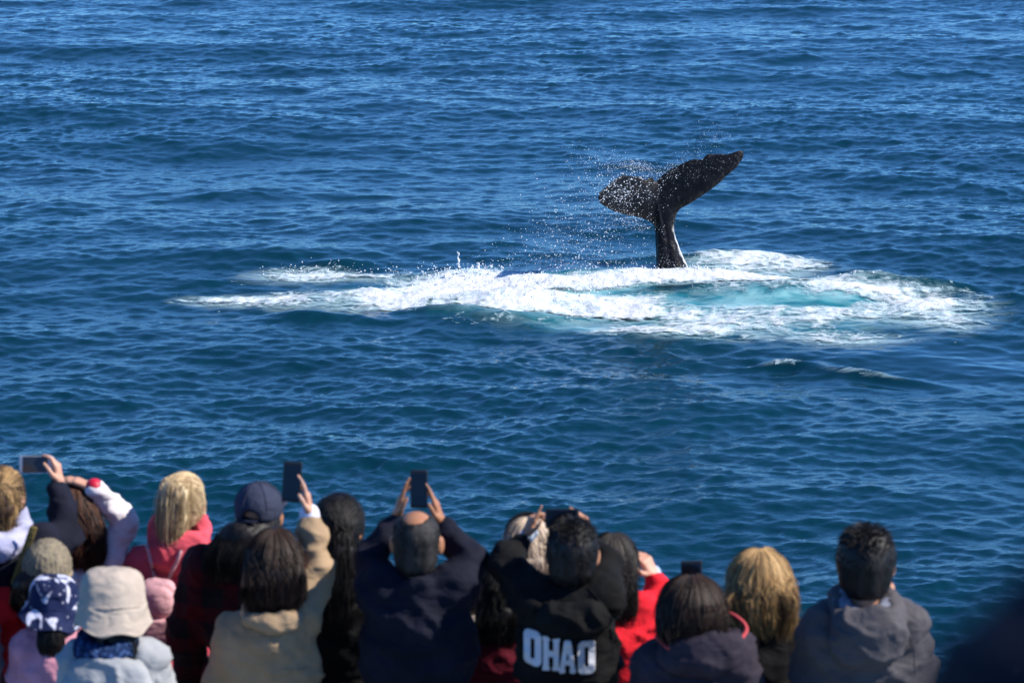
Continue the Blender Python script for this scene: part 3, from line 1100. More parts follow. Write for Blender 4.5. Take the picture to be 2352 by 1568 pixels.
def make_hair(head_T, R, s, kind, path=None, radii=None, tints=(0.0, 1.0), seed=0, nstr=260, cap=0.016, bald=False, wave=0.0, tie=None, volume=1.0, face_open=0.0, hat=False):
    """kind: short | long | tail. path: world points the fall of hair follows, with widths (rx, ry)"""
    rs_ = np.random.RandomState(seed)
    c = head_T((0, -.012, .022))
    rad = (np.array((.076, .093, .095)) + cap * volume * (0 if hat else 1)) * s

    def sk(P):
        d = s_ell(P, c, rad, R)
        low = s_ell(P, head_T((0, -.045, -.045)), np.array((.070 + cap * .6, .060 + cap * .7, .062)) * s, R)
        d = smin(d, low, .03)
        if kind != 'short':
            for sx in (-1, 1):
                d = smin(d, s_ell(P, head_T((sx * .052, -.01, -.03)), np.array((.04, .07, .07)) * s, R), .02)
        q = (P - head_T((0, .045, -.06 + face_open))) @ R
        face = s_ell(P, head_T((0, .115, -.045 + face_open)), np.array((.082, .085, .125)) * s, R)
        d = smax(d, -face, .01)
        if kind == 'short':
            for sx in (-1, 1):
                d = smax(d, -s_ell(P, head_T((sx * .088, .010, -.03)), np.array((.022, .038, .052)) * s, R), .008)
            nape = (P - head_T((0, -.05, -.108))) @ np.array(R)[:, 2]
            d = smax(d, -nape, .015)
        if bald:
            d = smax(d, -s_ell(P, head_T((0, -.012, .128)), np.array((.050, .072, .052)) * s, R), .010)
        return d
    prims = []
    if path is not None:
        path = [np.array(p, float) for p in path]
        for (a, ra), (b_, rb) in zip(zip(path[:-1], radii[:-1]), zip(path[1:], radii[1:])):
            prims.append((a, b_, ra, rb))

    def flat_cone(P, a, b_, ra, rb):
        # cross section ra[0] wide (x), ra[1] deep (y)
        ba = b_ - a
        t = np.clip(((P - a) @ ba.astype(np.float32)) / max(float(ba @ ba), 1e-9), 0, 1)
        q = P - a - t[:, None] * ba
        rx = ra[0] + (rb[0] - ra[0]) * t
        ry = ra[1] + (rb[1] - ra[1]) * t
        k = np.sqrt((q[:, 0] / rx) ** 2 + (q[:, 1] / ry) ** 2 + (q[:, 2] / np.minimum(rx, ry)) ** 2)
        return (k - 1) * np.minimum(rx, ry)

    def fn(P):
        d = sk(P)
        for p in prims:
            d = smin(d, flat_cone(P, *p), .022)
        return d
    lo, hi = c - rad - .05, c + rad + .05
    if path is not None:
        pp = np.array(path)
        m_ = max(max(r) for r in radii)
        lo, hi = np.minimum(lo, pp.min(0) - m_), np.maximum(hi, pp.max(0) + m_)
    V, F = sdf_mesh(fn, lo, hi, 0.0105)
    nn = normals(V, F)
    ang = np.arctan2(V[:, 0] - c[0], -(V[:, 1] - c[1]) + .15)
    sp = np.stack([V[:, 0] * 70 + wave * 12 * np.sin(V[:, 2] * 38), V[:, 1] * 70, V[:, 2] * 7], -1)
    if kind == 'short':
        sp = np.stack([V[:, 0] * 75, V[:, 1] * 75, V[:, 2] * 45], -1)
    st = fbm(sp, 2, seed + 5)
    V = V + nn * ((st - .5) * (0.010 if kind == 'short' else 0.013) + wave * 0.005 * np.sin(V[:, 2] * 45 + V[:, 0] * 20))[:, None]
    big = fbm(np.stack([V[:, 0] * 34 + wave * 1.2 * np.sin(V[:, 2] * 25), V[:, 1] * 34, V[:, 2] * 1.4], -1), 2, seed + 8)
    t0 = tints[0] + (tints[1] - tints[0]) * np.clip((st - 0.5) * 1.2 + (big - .47) * 4.2 + .35, 0, 1) ** 1.3
    # loose strands lying over the mass
    paths = []
    if kind == 'short':
        for k in range(nstr):
            ph = rs_.rand() * 2 * np.pi
            th = math.acos(1 - rs_.rand() * 1.25)
            if bald and th < 0.95:
                continue
            d = np.array([math.sin(th) * math.cos(ph), math.sin(th) * math.sin(ph), math.cos(th)])
            p = c + R @ (d * rad * 0.98)
            loc = d * rad
            if loc[1] > .04 and loc[2] < .055:
                continue
            nrm = R @ (d / rad)
            nrm /= np.linalg.norm(nrm)
            flow = R @ np.array([d[0], d[1] - .6 * d[2] + .25, -abs(math.sin(th)) * 1.1])
            flow = flow - nrm * (flow @ nrm)
            flow /= max(np.linalg.norm(flow), 1e-6)
            tdir = nrm * (0.50 if th < .9 else .22) + flow * .8 + R @ (rs_.normal(size=3) * .28)
            L = (0.020 if th < 1.0 else 0.009) * (0.6 + 0.8 * rs_.rand()) * volume
            paths.append((np.array([p, p + tdir * L * .5, p + tdir * L]), tints[0] + (tints[1] - tints[0]) * rs_.rand()))
        rr = 0.0016
    else:
        for k in range(int(nstr * 2.0)):
            ph = rs_.rand() * 2 * np.pi
            pts = []
            dirx, diry = math.cos(ph), math.sin(ph)
            side = 1.45 if diry < 0.35 else 1.15
            lift = 1.0 + 0.02 * rs_.rand() + 0.02
            end = None
            for th in np.linspace(0.15, side, 6):
                d = np.array([math.sin(th) * dirx, math.sin(th) * diry - .0, math.cos(th)])
                pts.append(c + R @ (d * rad * lift))
            if kind == 'tail' and tie is not None:
                pts = pts[::-1] if False else pts
                th0 = rs_.rand() * 2.0
                d = np.array([math.sin(th0 + .3) * dirx, math.sin(th0 + .3) * diry, math.cos(th0 + .3)])
                p0 = c + R @ (d * rad * lift)
                loc = d * rad
                if loc[1] > .05 and loc[2] < .03:
                    continue
                tp = np.array(tie)
                mids = []
                for u in (0.33, 0.66):
                    q = p0 * (1 - u) + tp * u
                    v = R.T @ (q - c) / rad
                    v = v / max(np.linalg.norm(v), 1e-6) if np.linalg.norm(v) < 1.03 else v
                    mids.append(c + R @ (v * rad * lift))
                pts = [p0] + mids + [tp]
                st_i = 0
            else:
                st_i = 1
                if diry > 0.5 and abs(dirx) < .8:
                    continue
            if path is not None:
                off = rs_.normal(size=2)
                off /= max(np.linalg.norm(off), 1e-6)
                off *= 0.55 + 0.55 * rs_.rand() ** .7
                if kind == 'long':
                    off = np.array([np.clip(dirx * 1.0 + rs_.normal() * .25, -1.05, 1.05), np.clip(diry * .9 + rs_.normal() * .3 - .25, -1.1, .9)])
                if hat:
                    pts = []
                stop = len(path) - (rs_.rand() < .25)
                for p, r in list(zip(path, radii))[st_i:stop]:
                    w_ = wave * 0.018 * math.sin(p[2] * 40 + ph * 3)
                    pts.append(p + np.array([off[0] * r[0] + w_, off[1] * r[1], 0]) + rs_.normal(size=3) * 0.004)
                pts[-1] = pts[-1] + np.array([rs_.normal() * .012, rs_.normal() * .01, -abs(rs_.normal()) * .03])
            e_ = pts[-1] if path is None else pts[-2]
            tn = float(np.clip((float(fbm(np.array([[e_[0] * 70, e_[1] * 70, 1.0]]), 2, seed + 8)[0]) - .47) * 4.2 + .3 + 1.0 * (rs_.rand() - .4), 0, 1)) ** 1.3
            if len(pts) < 3:
                continue
            paths.append((smooth_path(pts, 10), tints[0] + (tints[1] - tints[0]) * tn))
        rr = 0.00155
    if paths:
        # lay every strand on the outside of the hair mass
        lens = [len(p[0]) for p in paths]
        A = np.concatenate([p[0] for p in paths]).astype(np.float32)
        if kind != 'short':
            for _it in range(3):
                f0 = fn(A)
                g = np.stack([fn(A + np.eye(3, dtype=np.float32)[i] * .004) - f0 for i in range(3)], 1)
                g /= np.linalg.norm(g, axis=1, keepdims=True) + 1e-9
                A = A + g * np.clip(0.0045 - f0, 0, .03)[:, None]
        if kind != 'short':
            g = np.stack([fn(A + np.eye(3, dtype=np.float32)[i] * .004) - fn(A) for i in range(3)], 1)
            g /= np.linalg.norm(g, axis=1, keepdims=True) + 1e-9
            ramp = np.concatenate([np.linspace(0, 1, L_) * (rs_.rand() ** 2 * .020 if rs_.rand() < .12 else 0.0) for L_ in lens])
            A = A + g * ramp[:, None].astype(np.float32)
        out, o_ = [], 0
        for L_, p in zip(lens, paths):
            out.append((A[o_:o_ + L_].astype(float), p[1]))
            o_ += L_
        paths = out
    parts_V, parts_F, parts_T = [V], [F], [t0]
    by = {}
    for p in paths:
        by.setdefault(len(p[0]), []).append(p)
    off = len(V)
    for _k, pl in by.items():
        v, f, t = strands(pl, rr, seed)
        parts_V.append(v)
        parts_F.append(f + off)
        parts_T.append(t)
        off += len(v)
    return np.concatenate(parts_V), np.concatenate(parts_F), np.concatenate(parts_T)


def basis(yaw=0.0, pitch=0.0, roll=0.0):
    return rotz(-yaw) @ roty(roll) @ rotx(pitch)


def fold(V, Nn, amt, seed, scale=6.0):
    p = V * scale
    q = np.stack([p[:, 0] + 1.3 * p[:, 2], p[:, 1], p[:, 2] * 1.5 - .5 * p[:, 0]], -1) + 1.2 * fbm(p, 2, seed + 40)[:, None]
    a = 1 - np.abs(2 * vnoise(q, seed) - 1)
    b_ = fbm(p * 2.3, 2, seed + 3)
    q2 = q * 2.1 + 5
    a2 = 1 - np.abs(2 * vnoise(q2, seed + 9) - 1)
    return V + Nn * ((a ** 3 - 0.3) * amt * 1.5 + (a2 ** 2 - .4) * amt * .55 + (b_ - .5) * amt * .7)[:, None]


PEOPLE = {}


def person(key, label, d, head, hs=1.0, yaw=0.0, pitch=0.0, roll=0.0, skin_m='mid', hair_m='black', hair=None, jacket=None, jname='jacket', trousers=None,
           L=None, Rr=None, width=1.0, lean=0.0, shoulders=None, hands=None, sleeve=1.0, thick=1.0, hood=None, collar=None, child=False, torso_dy=0.0, group='people on the bow deck watching the whale', fold_amt=0.012, jlabel=None):
    """d: distance; head: photo position of the skull centre. L / Rr: (elbow, wrist) each (px, py, dy)."""
    c = W(head[0], head[1], d)
    base = np.array([c[0], d + torso_dy, DECK])
    R = basis(yaw, pitch, roll)
    hf, T = head_fn(c - base, R, hs)
    H = c[2] - DECK
    k = H / 1.62
    nb = T((0, -.045, -.17))
    if shoulders:
        (sl, sr) = [W(p[0], p[1], d + (p[2] if len(p) > 2 else -.03)) - base for p in shoulders]
    else:
        zs = nb[2] - 0.085 * k - .01
        sl = np.array([nb[0] - 0.185 * width * k, -.04, zs])
        sr = np.array([nb[0] + 0.185 * width * k, -.04, zs])
    mid = (sl + sr) / 2
    hipz = 0.53 * H
    hip = np.array([mid[0] * 0.35 + lean, 0.0, hipz])
    ch = mid * 0.55 + hip * 0.45
    w = width * k

    arms = []
    for side, spec, s0 in ((-1, L, sl), (1, Rr, sr)):
        if spec is None:
            e = s0 + np.array([side * .06, .02, -.29 * k])
            wr = e + np.array([-side * .03, .14, -.19 * k])
            hd = dict(f=(0, .35, -1), n=(-side, 0, 0), s=(0, 1, 0), curl=.35)
            default = True
        else:
            e = W(spec[0][0], spec[0][1], d + spec[0][2]) - base
            wr = W(spec[1][0], spec[1][1], d + spec[1][2]) - base
            hd = spec[2] if len(spec) > 2 else dict(f=tuple(wr - e), n=(0, 1, 0), s=(-side, 0, 0), curl=.5)
        arms.append((s0, e, wr, hd, side))

    def body(P):
        x = [s_cone(P, nb + (0, 0, .03), (mid + hip) / 2, .055, .10 * w), s_cone(P, sl, sr, .045), s_ell(P, ch + (0, 0, .05), (.135 * w, .095 * thick, .20 * k)),
             s_ell(P, hip, (.145 * w, .105 * thick, .14 * k))]
        dd = union(x, .05)
        for s0, e, wr, hd, sd in arms:
            dd = smin(dd, s_cone(P, s0, e, .042, .034), .03)
            dd = smin(dd, s_cone(P, e, wr, .034, .024), .01)
        for sx in (-1, 1):
            hp = hip + np.array([sx * .075 * w, 0, -.03])
            kn = np.array([hip[0] * .5 + sx * .10, .03, .28 * H])
            an = np.array([hip[0] * .2 + sx * .11, -.02, .05])
            dd = smin(dd, s_cone(P, hp, kn, .075 * k, .052 * k), .02)
            dd = smin(dd, s_cone(P, kn, an, .052 * k, .035 * k), .01)
        return dd
    allx = np.array([sl, sr, nb, hip] + [a[1] for a in arms] + [a[2] for a in arms])
    lo = np.array([min(allx[:, 0].min(), -.2) - .14, allx[:, 1].min() - .2, 0.03])
    hi = np.array([max(allx[:, 0].max(), .2) + .14, allx[:, 1].max() + .2, allx[:, 2].max() + .1])
    lo[2] = 0.0
    parts = [sdf_mesh(body, lo, hi, 0.022)]
    hc = c - base
    parts.append(sdf_mesh(hf, hc - (.12 * hs, .15 * hs, .24 * hs), hc + (.12 * hs, .15 * hs, .14 * hs), 0.0085))
    for s0, e, wr, hd, sd in arms:
        f = np.array(hd['f'], float)
        parts.append(mesh_hand(wr + f / np.linalg.norm(f) * .015, f, hd['n'], hd['s'], **{q: v for q, v in hd.items() if q not in ('f', 'n', 's', 'cuff')}))
    V, F = merge(parts)
    root = link('person', new_mesh('person', V, F, SK[skin_m]), loc=base)
    tag(root, label, 'person', group)
    root['kind'] = 'thing'
    del root['kind']
    for sx in (-1, 1):
        v, f = drops(np.array([T((sx * .03, .080, .004))]), np.array([.0115 * hs]))
        link('eye', new_mesh('eye', v, f, M_EYE), root)

    # jacket
    jm = jacket or cloth('cloth', (.02, .02, .02))
    rs0 = 0.060 * sleeve

    def jfn(P):
        x = [s_cone(P, sl + (0, 0, -.005), sr + (0, 0, -.005), .068 * (0.75 + .25 * k) * (sleeve ** .5)), s_ell(P, ch + (0, -.005, .06), (.19 * w, .125 * thick, .23 * k)),
             s_ell(P, hip + (0, 0, .02), (.19 * w, .135 * thick, .20 * k)), s_cone(P, nb + (0, 0, .0), nb + (0, -.01, -.09), .062, .12)]
        dd = union(x, .07)
        for s0, e, wr, hd, sd in arms:
            dd = smin(dd, s_cone(P, s0, e, .070 * sleeve * (0.8 + .2 * k), .056 * sleeve), .05)
            w2 = wr - (wr - e) / max(np.linalg.norm(wr - e), 1e-6) * hd.get('cuff', .0)
            dd = smin(dd, s_cone(P, e, w2, .056 * sleeve, .042 * sleeve), .02)
        if collar:
            dd = smin(dd, s_ring(P, nb + (0, -.005, .035), rotx(-.25), (.070, .075), .020), .02)
        # open neck
        dd = smax(dd, -s_cone(P, nb + (0, .02, .02), nb + (0, .03, .16), .050, .07), .01)
        dd = smax(dd, -(P[:, 2] - (hipz - .12)), .01)
        return dd
    V, F = sdf_mesh(jfn, lo + (-.04, -.05, hipz - .2), hi + (.04, .05, .08), 0.0145)
    V = fold(V, normals(V, F), fold_amt, int(abs(c[0]) * 100) + 3, 7.0)
    j = link(jname, new_mesh(jname, V, F, jm), root)
    if jlabel:
        j['label'] = jlabel

    # trousers and shoes
    def tfn(P):
        dd = s_ell(P, hip + (0, 0, -.02), (.16 * w, .12 * thick, .13))
        for sx in (-1, 1):
            hp = hip + np.array([sx * .075 * w, 0, -.03])
            kn = np.array([hip[0] * .5 + sx * .10, .03, .28 * H])
            an = np.array([hip[0] * .2 + sx * .11, -.02, .06])
            dd = smin(dd, s_cone(P, hp, kn, .095 * k, .072 * k), .03)
            dd = smin(dd, s_cone(P, kn, an, .072 * k, .062 * k), .02)
        return dd
    V, F = sdf_mesh(tfn, (-.32, -.2, .03), (.32, .22, hipz + .1), 0.022)
    link('trousers', new_mesh('trousers', V, F, trousers or M_DARK_TR), root)
    for sx in (-1, 1):
        a = np.array([hip[0] * .2 + sx * .11, -.05, .045])
        V, F = sdf_mesh(lambda P: smax(smin(s_cone(P, a, a + (sx * .015, .18, -.005), .042, .036), s_cone(P, a + (0, .02, .03), a + (0, .02, .07), .042, .045), .02), -P[:, 2] + .002, .004), a - (.08, .08, .06), a + (.1, .26, .14), 0.014)
        link('shoe', new_mesh('shoe', V, F, M_SHOE), root)

    # hair
    if hair is not None:
        hk = dict(hair)
        kind = hk.pop('kind')
        nm = hk.pop('name', 'hair')
        pth = hk.pop('path', None)
        if pth is not None:
            hk['path'] = [W(a, b_, d + dy) - base for a, b_, dy in pth]
        if hk.get('tie') is not None:
            t_ = hk['tie']
            hk['tie'] = W(t_[0], t_[1], d + t_[2]) - base
        hk.setdefault('seed', int(abs(c[0] * 313)) % 900)
        V, F, t = make_hair(T, R, hs, kind, **hk)
        link(nm, new_mesh(nm, V, F, HM[hair_m], attrs={'tint': t}), root)
    info = dict(root=root, base=base, T=T, R=R, nb=nb, arms=arms, sl=sl, sr=sr, mid=mid, d=d, hs=hs, hip=hip, c=c, jacket=j, k=k)
    PEOPLE[key] = info
    if hood is not None:
        add_hood(info, **hood)
    return info


def add_hood(I, mat, drop=0.13, width=.14, depth=.075, tilt=0.5, lift=0.0, ring=0.034, name='hood', lining=None):
    """a hood lying down on the back: a soft ring round the neck and a pouch hanging behind it"""
    nb = I['nb'] + np.array([0, 0, lift])
    Rr_ = rotx(tilt)

    def fn(P):
        d = s_ring(P, nb + (0, -.02, .01), Rr_, (.098, .105), ring)
        d = smin(d, s_ell(P, nb + (0, -.115, -drop * .55), (width, depth, drop)), .05)
        d = smax(d, -s_ell(P, nb + (0, -.065, .03), (width * .62, .045, .07)), .02)
        d = smax(d, -s_cone(P, nb + (0, .015, -.02), nb + (0, .03, .2), .058, .075), .01)
        return d
    V, F = sdf_mesh(fn, nb - (.2, .26, .3), nb + (.2, .18, .15), 0.010)
    V = fold(V, normals(V, F), 0.010, 77 + int(abs(I['c'][0]) * 10), 9)
    return link(name, new_mesh(name, V, F, mat), I['root'])


def phone(label, px0, py0, px1, py1, y, body_m, screen_m, tilt=0.0, roll=0.0, yaw=0.0, bezel=0.004, bez_end=0.012, group='phones held up to photograph the whale', landscape=False):
    a, b_ = W(px0, py0, y), W(px1, py1, y)
    c = (a + b_) / 2
    hx, hz = abs(b_[0] - a[0]) / 2, abs(a[2] - b_[2]) / 2 / max(cP, .1)
    R = rotz(yaw) @ roty(roll) @ rotx(-PITCH * 1.1 + tilt)
    V, F = sdf_mesh(lambda P: s_box(P, (0, 0, 0), (hx, .0045, hz), None, .004), (-hx - .01, -.012, -hz - .01), (hx + .01, .012, hz + .01), 0.003)
    o = link('phone', new_mesh('phone', V, F, body_m), loc=c)
    o.rotation_euler = Matrix(R.tolist()).to_euler()
    tag(o, label, 'phone', group)
    ex, ez = (bez_end, bezel) if landscape else (bezel, bez_end)
    sx, sz = hx - ex, hz - ez
    V = np.array([(-sx, -.0056, -sz), (sx, -.0056, -sz), (sx, -.0056, sz), (-sx, -.0056, sz), (-sx, -.003, -sz), (sx, -.003, -sz), (sx, -.003, sz), (-sx, -.003, sz)])
    F = np.array([(0, 1, 2, 3), (7, 6, 5, 4), (0, 4, 5, 1), (1, 5, 6, 2), (2, 6, 7, 3), (3, 7, 4, 0)])
    link('screen', new_mesh('screen', V, F, screen_m, smooth=False), o)
    V, F = drops(np.array([(hx * .55, .006, hz * .8)]), np.array([.006]))
    link('camera_lens', new_mesh('camera_lens', V, F, body_m), o)
    return o


def sleeve_cuff(I, arm, mat, r=.036, ln=.035, back=0.0, name='cuff', label=None):
    s0, e, wr, hd, sd = I['arms'][arm]
    u = (wr - e) / np.linalg.norm(wr - e)
    a = wr - u * (back + ln / 2)
    V, F = sdf_mesh(lambda P: s_cone(P, a, a + u * ln, r, r * .95), np.minimum(a, a + u * ln) - r - .01, np.maximum(a, a + u * ln) + r + .01, .006)
    o = link(name, new_mesh(name, V, F, mat), I['root'])
    if label:
        o['label'] = label
    return o


def mesh_child(I, name, fn, lo, hi, h, mat, foldamt=0, label=None, smooth=True):
    V, F = sdf_mesh(fn, lo, hi, h)
    if foldamt:
        V = fold(V, normals(V, F), foldamt, 31, 12)
    o = link(name, new_mesh(name, V, F, mat), I['root'])
    if label:
        o['label'] = label
    return o


def seam(I, pts, r=.0022, name='seam', dip=0.0):
    """a stitched line lying on the back of a garment"""
    jv_ = [v.co[:] for v in I['jacket'].data.vertices]
    bt = BVHTree.FromPolygons([Vector(v) for v in jv_], [tuple(p.vertices) for p in I['jacket'].data.polygons])
    out = []
    for p in smooth_path([(a, b_, 0) for a, b_ in pts], 26):
        o_ = W(p[0], p[1], I['d'] - .45) - I['base']
        r_ = ray(p[0], p[1])
        h_ = bt.ray_cast(Vector(o_), Vector(r_).normalized())
        if h_[0] is not None:
            out.append(np.array(h_[0]))
    if len(out) > 4:
        V, F = tube(np.array(out), r, 5)
        link(name, new_mesh(name, V, F, I['jacket'].data.materials[0]), I['jacket'])
# clothes of the crowd
C_NAVY = cloth('navy_jacket_cloth', (0.010, 0.011, 0.021))
C_BLACK = cloth('black_cloth', (0.006, 0.006, 0.007))
C_GREYB = cloth('charcoal_hoodie_cloth', (0.008, 0.008, 0.0085), var=.35)
C_LAV = cloth('lavender_fleece', (0.42, 0.42, 0.58))
C_WHITE = cloth('white_knit', (0.78, 0.72, 0.74), var=.08)
C_CORAL = cloth('coral_fleece', (0.62, 0.085, 0.115))
C_PINKBAG = cloth('pink_leather', (0.62, 0.34, 0.36), rough=.5, var=.1)
C_RED = cloth('red_cloth', (0.62, 0.016, 0.02))
C_RED2 = cloth('bright_red_fleece', (0.72, 0.018, 0.03))
C_PINK = cloth('pale_pink_cloth', (0.62, 0.28, 0.36))
C_KNIT = cloth('beige_knit', (0.26, 0.22, 0.15), pat='fleck', col2=(0.14, 0.12, 0.10), bumps=1.0)
C_BLOTCH = cloth('navy_blotch_cloth', (0.012, 0.02, 0.07), pat='blotch', col2=(0.6, 0.62, 0.78), rough=.7)
C_HAT = cloth('beige_cotton', (0.45, 0.38, 0.315), var=.08)
C_LGREY = cloth('pale_grey_jersey', (0.34, 0.35, 0.36), var=.12)
C_BLUEPAT = cloth('blue_patterned_cloth', (0.008, 0.022, 0.07), pat='fleck', col2=(0.05, 0.10, 0.24))
C_PLAID = cloth('maroon_plaid_flannel', (0.008, 0.008, 0.009), pat='plaid', col2=(0.055, 0.004, 0.006), sheen=.05)
C_CAP = cloth('slate_blue_cap_cloth', (0.036, 0.042, 0.070))
C_BEIGE = cloth('beige_coat_cloth', (0.36, 0.25, 0.15), var=.12)
C_CUFFW = cloth('white_cuff_cloth', (0.7, 0.7, 0.82), var=.05)
C_MAROON = cloth('maroon_cloth', (0.085, 0.006, 0.014))
C_MAUVE = cloth('mauve_grey_cloth', (0.16, 0.13, 0.15))
C_CREAM = cloth('cream_cloth', (0.66, 0.58, 0.50), var=.08)
C_PLUM = cloth('plum_grey_cloth', (0.036, 0.029, 0.040))
C_CORALT = cloth('coral_trim', (0.55, 0.08, 0.09))
C_STEEL = cloth('steel_grey_cloth', (0.085, 0.078, 0.083), rough=.65, var=.12)
C_STEELL = cloth('silver_grey_lining', (0.20, 0.21, 0.26), rough=.6, var=.15)
C_SLATE = cloth('slate_grey_cloth', (0.16, 0.15, 0.17))
C_OLIVE = cloth('olive_strap', (0.20, 0.15, 0.05))
M_REDBAND = plain('red_band', (0.6, 0.01, 0.04), .5)
M_BAND = plain('pale_blue_band', (0.42, 0.52, 0.66), .3)
M_GOLD = plain('gold_clip', (0.45, 0.28, 0.12), .3, .6)
M_PH_BLACK = plain('black_phone_case', (0.004, 0.0045, 0.006), .5)
M_PH_SILVER = plain('silver_phone_case', (0.45, 0.48, 0.55), .35, .3)
M_SCREEN = plain('dark_phone_screen', (0.002, 0.0022, 0.004), .15)
M_SCREEN2 = plain('grey_phone_screen', (0.03, 0.033, 0.04), .2)
M_NAIL = plain('pink_nail', (0.7, 0.03, 0.12), .25)
M_PRINT = cloth('white_print', (0.66, 0.66, 0.70), var=.04, bumps=.1)

UP = (0, 0, 1)

# person half out of the picture at the left edge
person('T', 'person in a slate grey jacket cut off by the left edge of the picture', 10.7, (-180, 1190), hair_m='brown', hair=dict(kind='short'), jacket=C_SLATE, width=.95)

# A: woman with streaked hair holding a silver phone sideways
A = person('A', 'woman in dark jacket and lavender hood holding up a silver phone', 11.2, (6, 1142), yaw=.35, skin_m='light', hair_m='streaked',
           hair=dict(kind='tail', path=[(2, 1130, -.10), (4, 1170, -.13), (6, 1215, -.12)], radii=[(.04, .035), (.045, .035), (.035, .03)], tie=(0, 1125, -.11), nstr=220, tints=(0, .75)),
           jacket=C_NAVY, width=1.0, sleeve=1.12, shoulders=((-75, 1262), (84, 1250)),
           Rr=((152, 1234, .10), (137, 1118, .22), dict(f=(-.12, .15, 1), n=(-1, .1, .05), s=(-.2, -1, 0), curls=[.55, .75, .8, .9], thumb=1.0, cuff=.02)))
add_hood(A, C_LAV, drop=.055, width=.115, depth=.05, ring=.040, lift=.045)
b0, b1 = W(80, 1205, 11.02) - A['base'], W(30, 1345, 10.98) - A['base']
mesh_child(A, 'bag_strap', lambda P: s_box(P, (b0 + b1) / 2, (.017, .005, np.linalg.norm(b1 - b0) / 2), roty(math.atan2(b0[0] - b1[0], b0[2] - b1[2])) @ rotx(.0), .004), np.minimum(b0, b1) - .06, np.maximum(b0, b1) + .06, .007, C_OLIVE)
phone('silver edged phone held sideways at the far left', 43, 1047, 120, 1085, 11.42, M_PH_SILVER, M_SCREEN2, bez_end=.016, bezel=.003, landscape=True)

# B: long reddish hair, white sleeve, hand on her head
B = person('B', 'woman with long reddish brown hair and white sweater resting a hand on her head', 11.8, (172, 1172), yaw=.2, skin_m='light', hair_m='auburn',
           hair=dict(kind='long', path=[(178, 1160, -.06), (186, 1205, -.11), (192, 1260, -.12), (194, 1308, -.11)], radii=[(.07, .06), (.085, .05), (.088, .05), (.06, .03)], nstr=340, wave=.5, tints=(0, .9)),
           jacket=C_WHITE, jname='sweater', shoulders=((100, 1290), (246, 1284)), sleeve=1.0,
           Rr=((286, 1196, .02), (222, 1124, -.05), dict(f=(-1, .1, .42), n=(-.3, .0, -1), s=(0, 1, 0), curl=.38, cuff=.0, size=1.05)))
sleeve_cuff(B, 1, M_REDBAND, r=.040, ln=.018, back=-.008, name='wristband', label='red wristband')

# C: blonde ponytail, coral hoodie, pink backpack
Cc = person('C', 'woman with a blonde ponytail in a coral hooded top', 11.8, (424, 1152), yaw=.45, skin_m='light', hair_m='blonde', hs=.98,
            hair=dict(kind='tail', path=[(413, 1100, -.10), (400, 1128, -.16), (396, 1185, -.17), (393, 1230, -.16), (392, 1268, -.15)], radii=[(.032, .03), (.060, .05), (.062, .045), (.045, .04), (.02, .02)], tie=(415, 1103, -.07), nstr=480, tints=(.3, 1)),
            jacket=C_CORAL, jname='hooded_top', shoulders=((322, 1302), (456, 1282)), sleeve=1.05, fold_amt=.014)
add_hood(Cc, C_CORAL, drop=.10, width=.13, depth=.07, ring=.042, lift=.035)
loose = []
rsl = np.random.RandomState(5)
for k in range(16):
    x0 = 452 + rsl.rand() * 6
    pts = [W(x0, 1150 + rsl.rand() * 10, 11.83), W(x0 + 8 + rsl.rand() * 8, 1190, 11.8), W(456 + rsl.rand() * 24, 1215 + rsl.rand() * 20, 11.8)]
    loose.append((smooth_path(np.array(pts) - Cc['base'], 8), .6 + .4 * rsl.rand()))
V, F, t_ = strands(loose, .0022, 3)
link('loose_hair', new_mesh('loose_hair', V, F, HM['blonde'], attrs={'tint': t_}), Cc['root'])


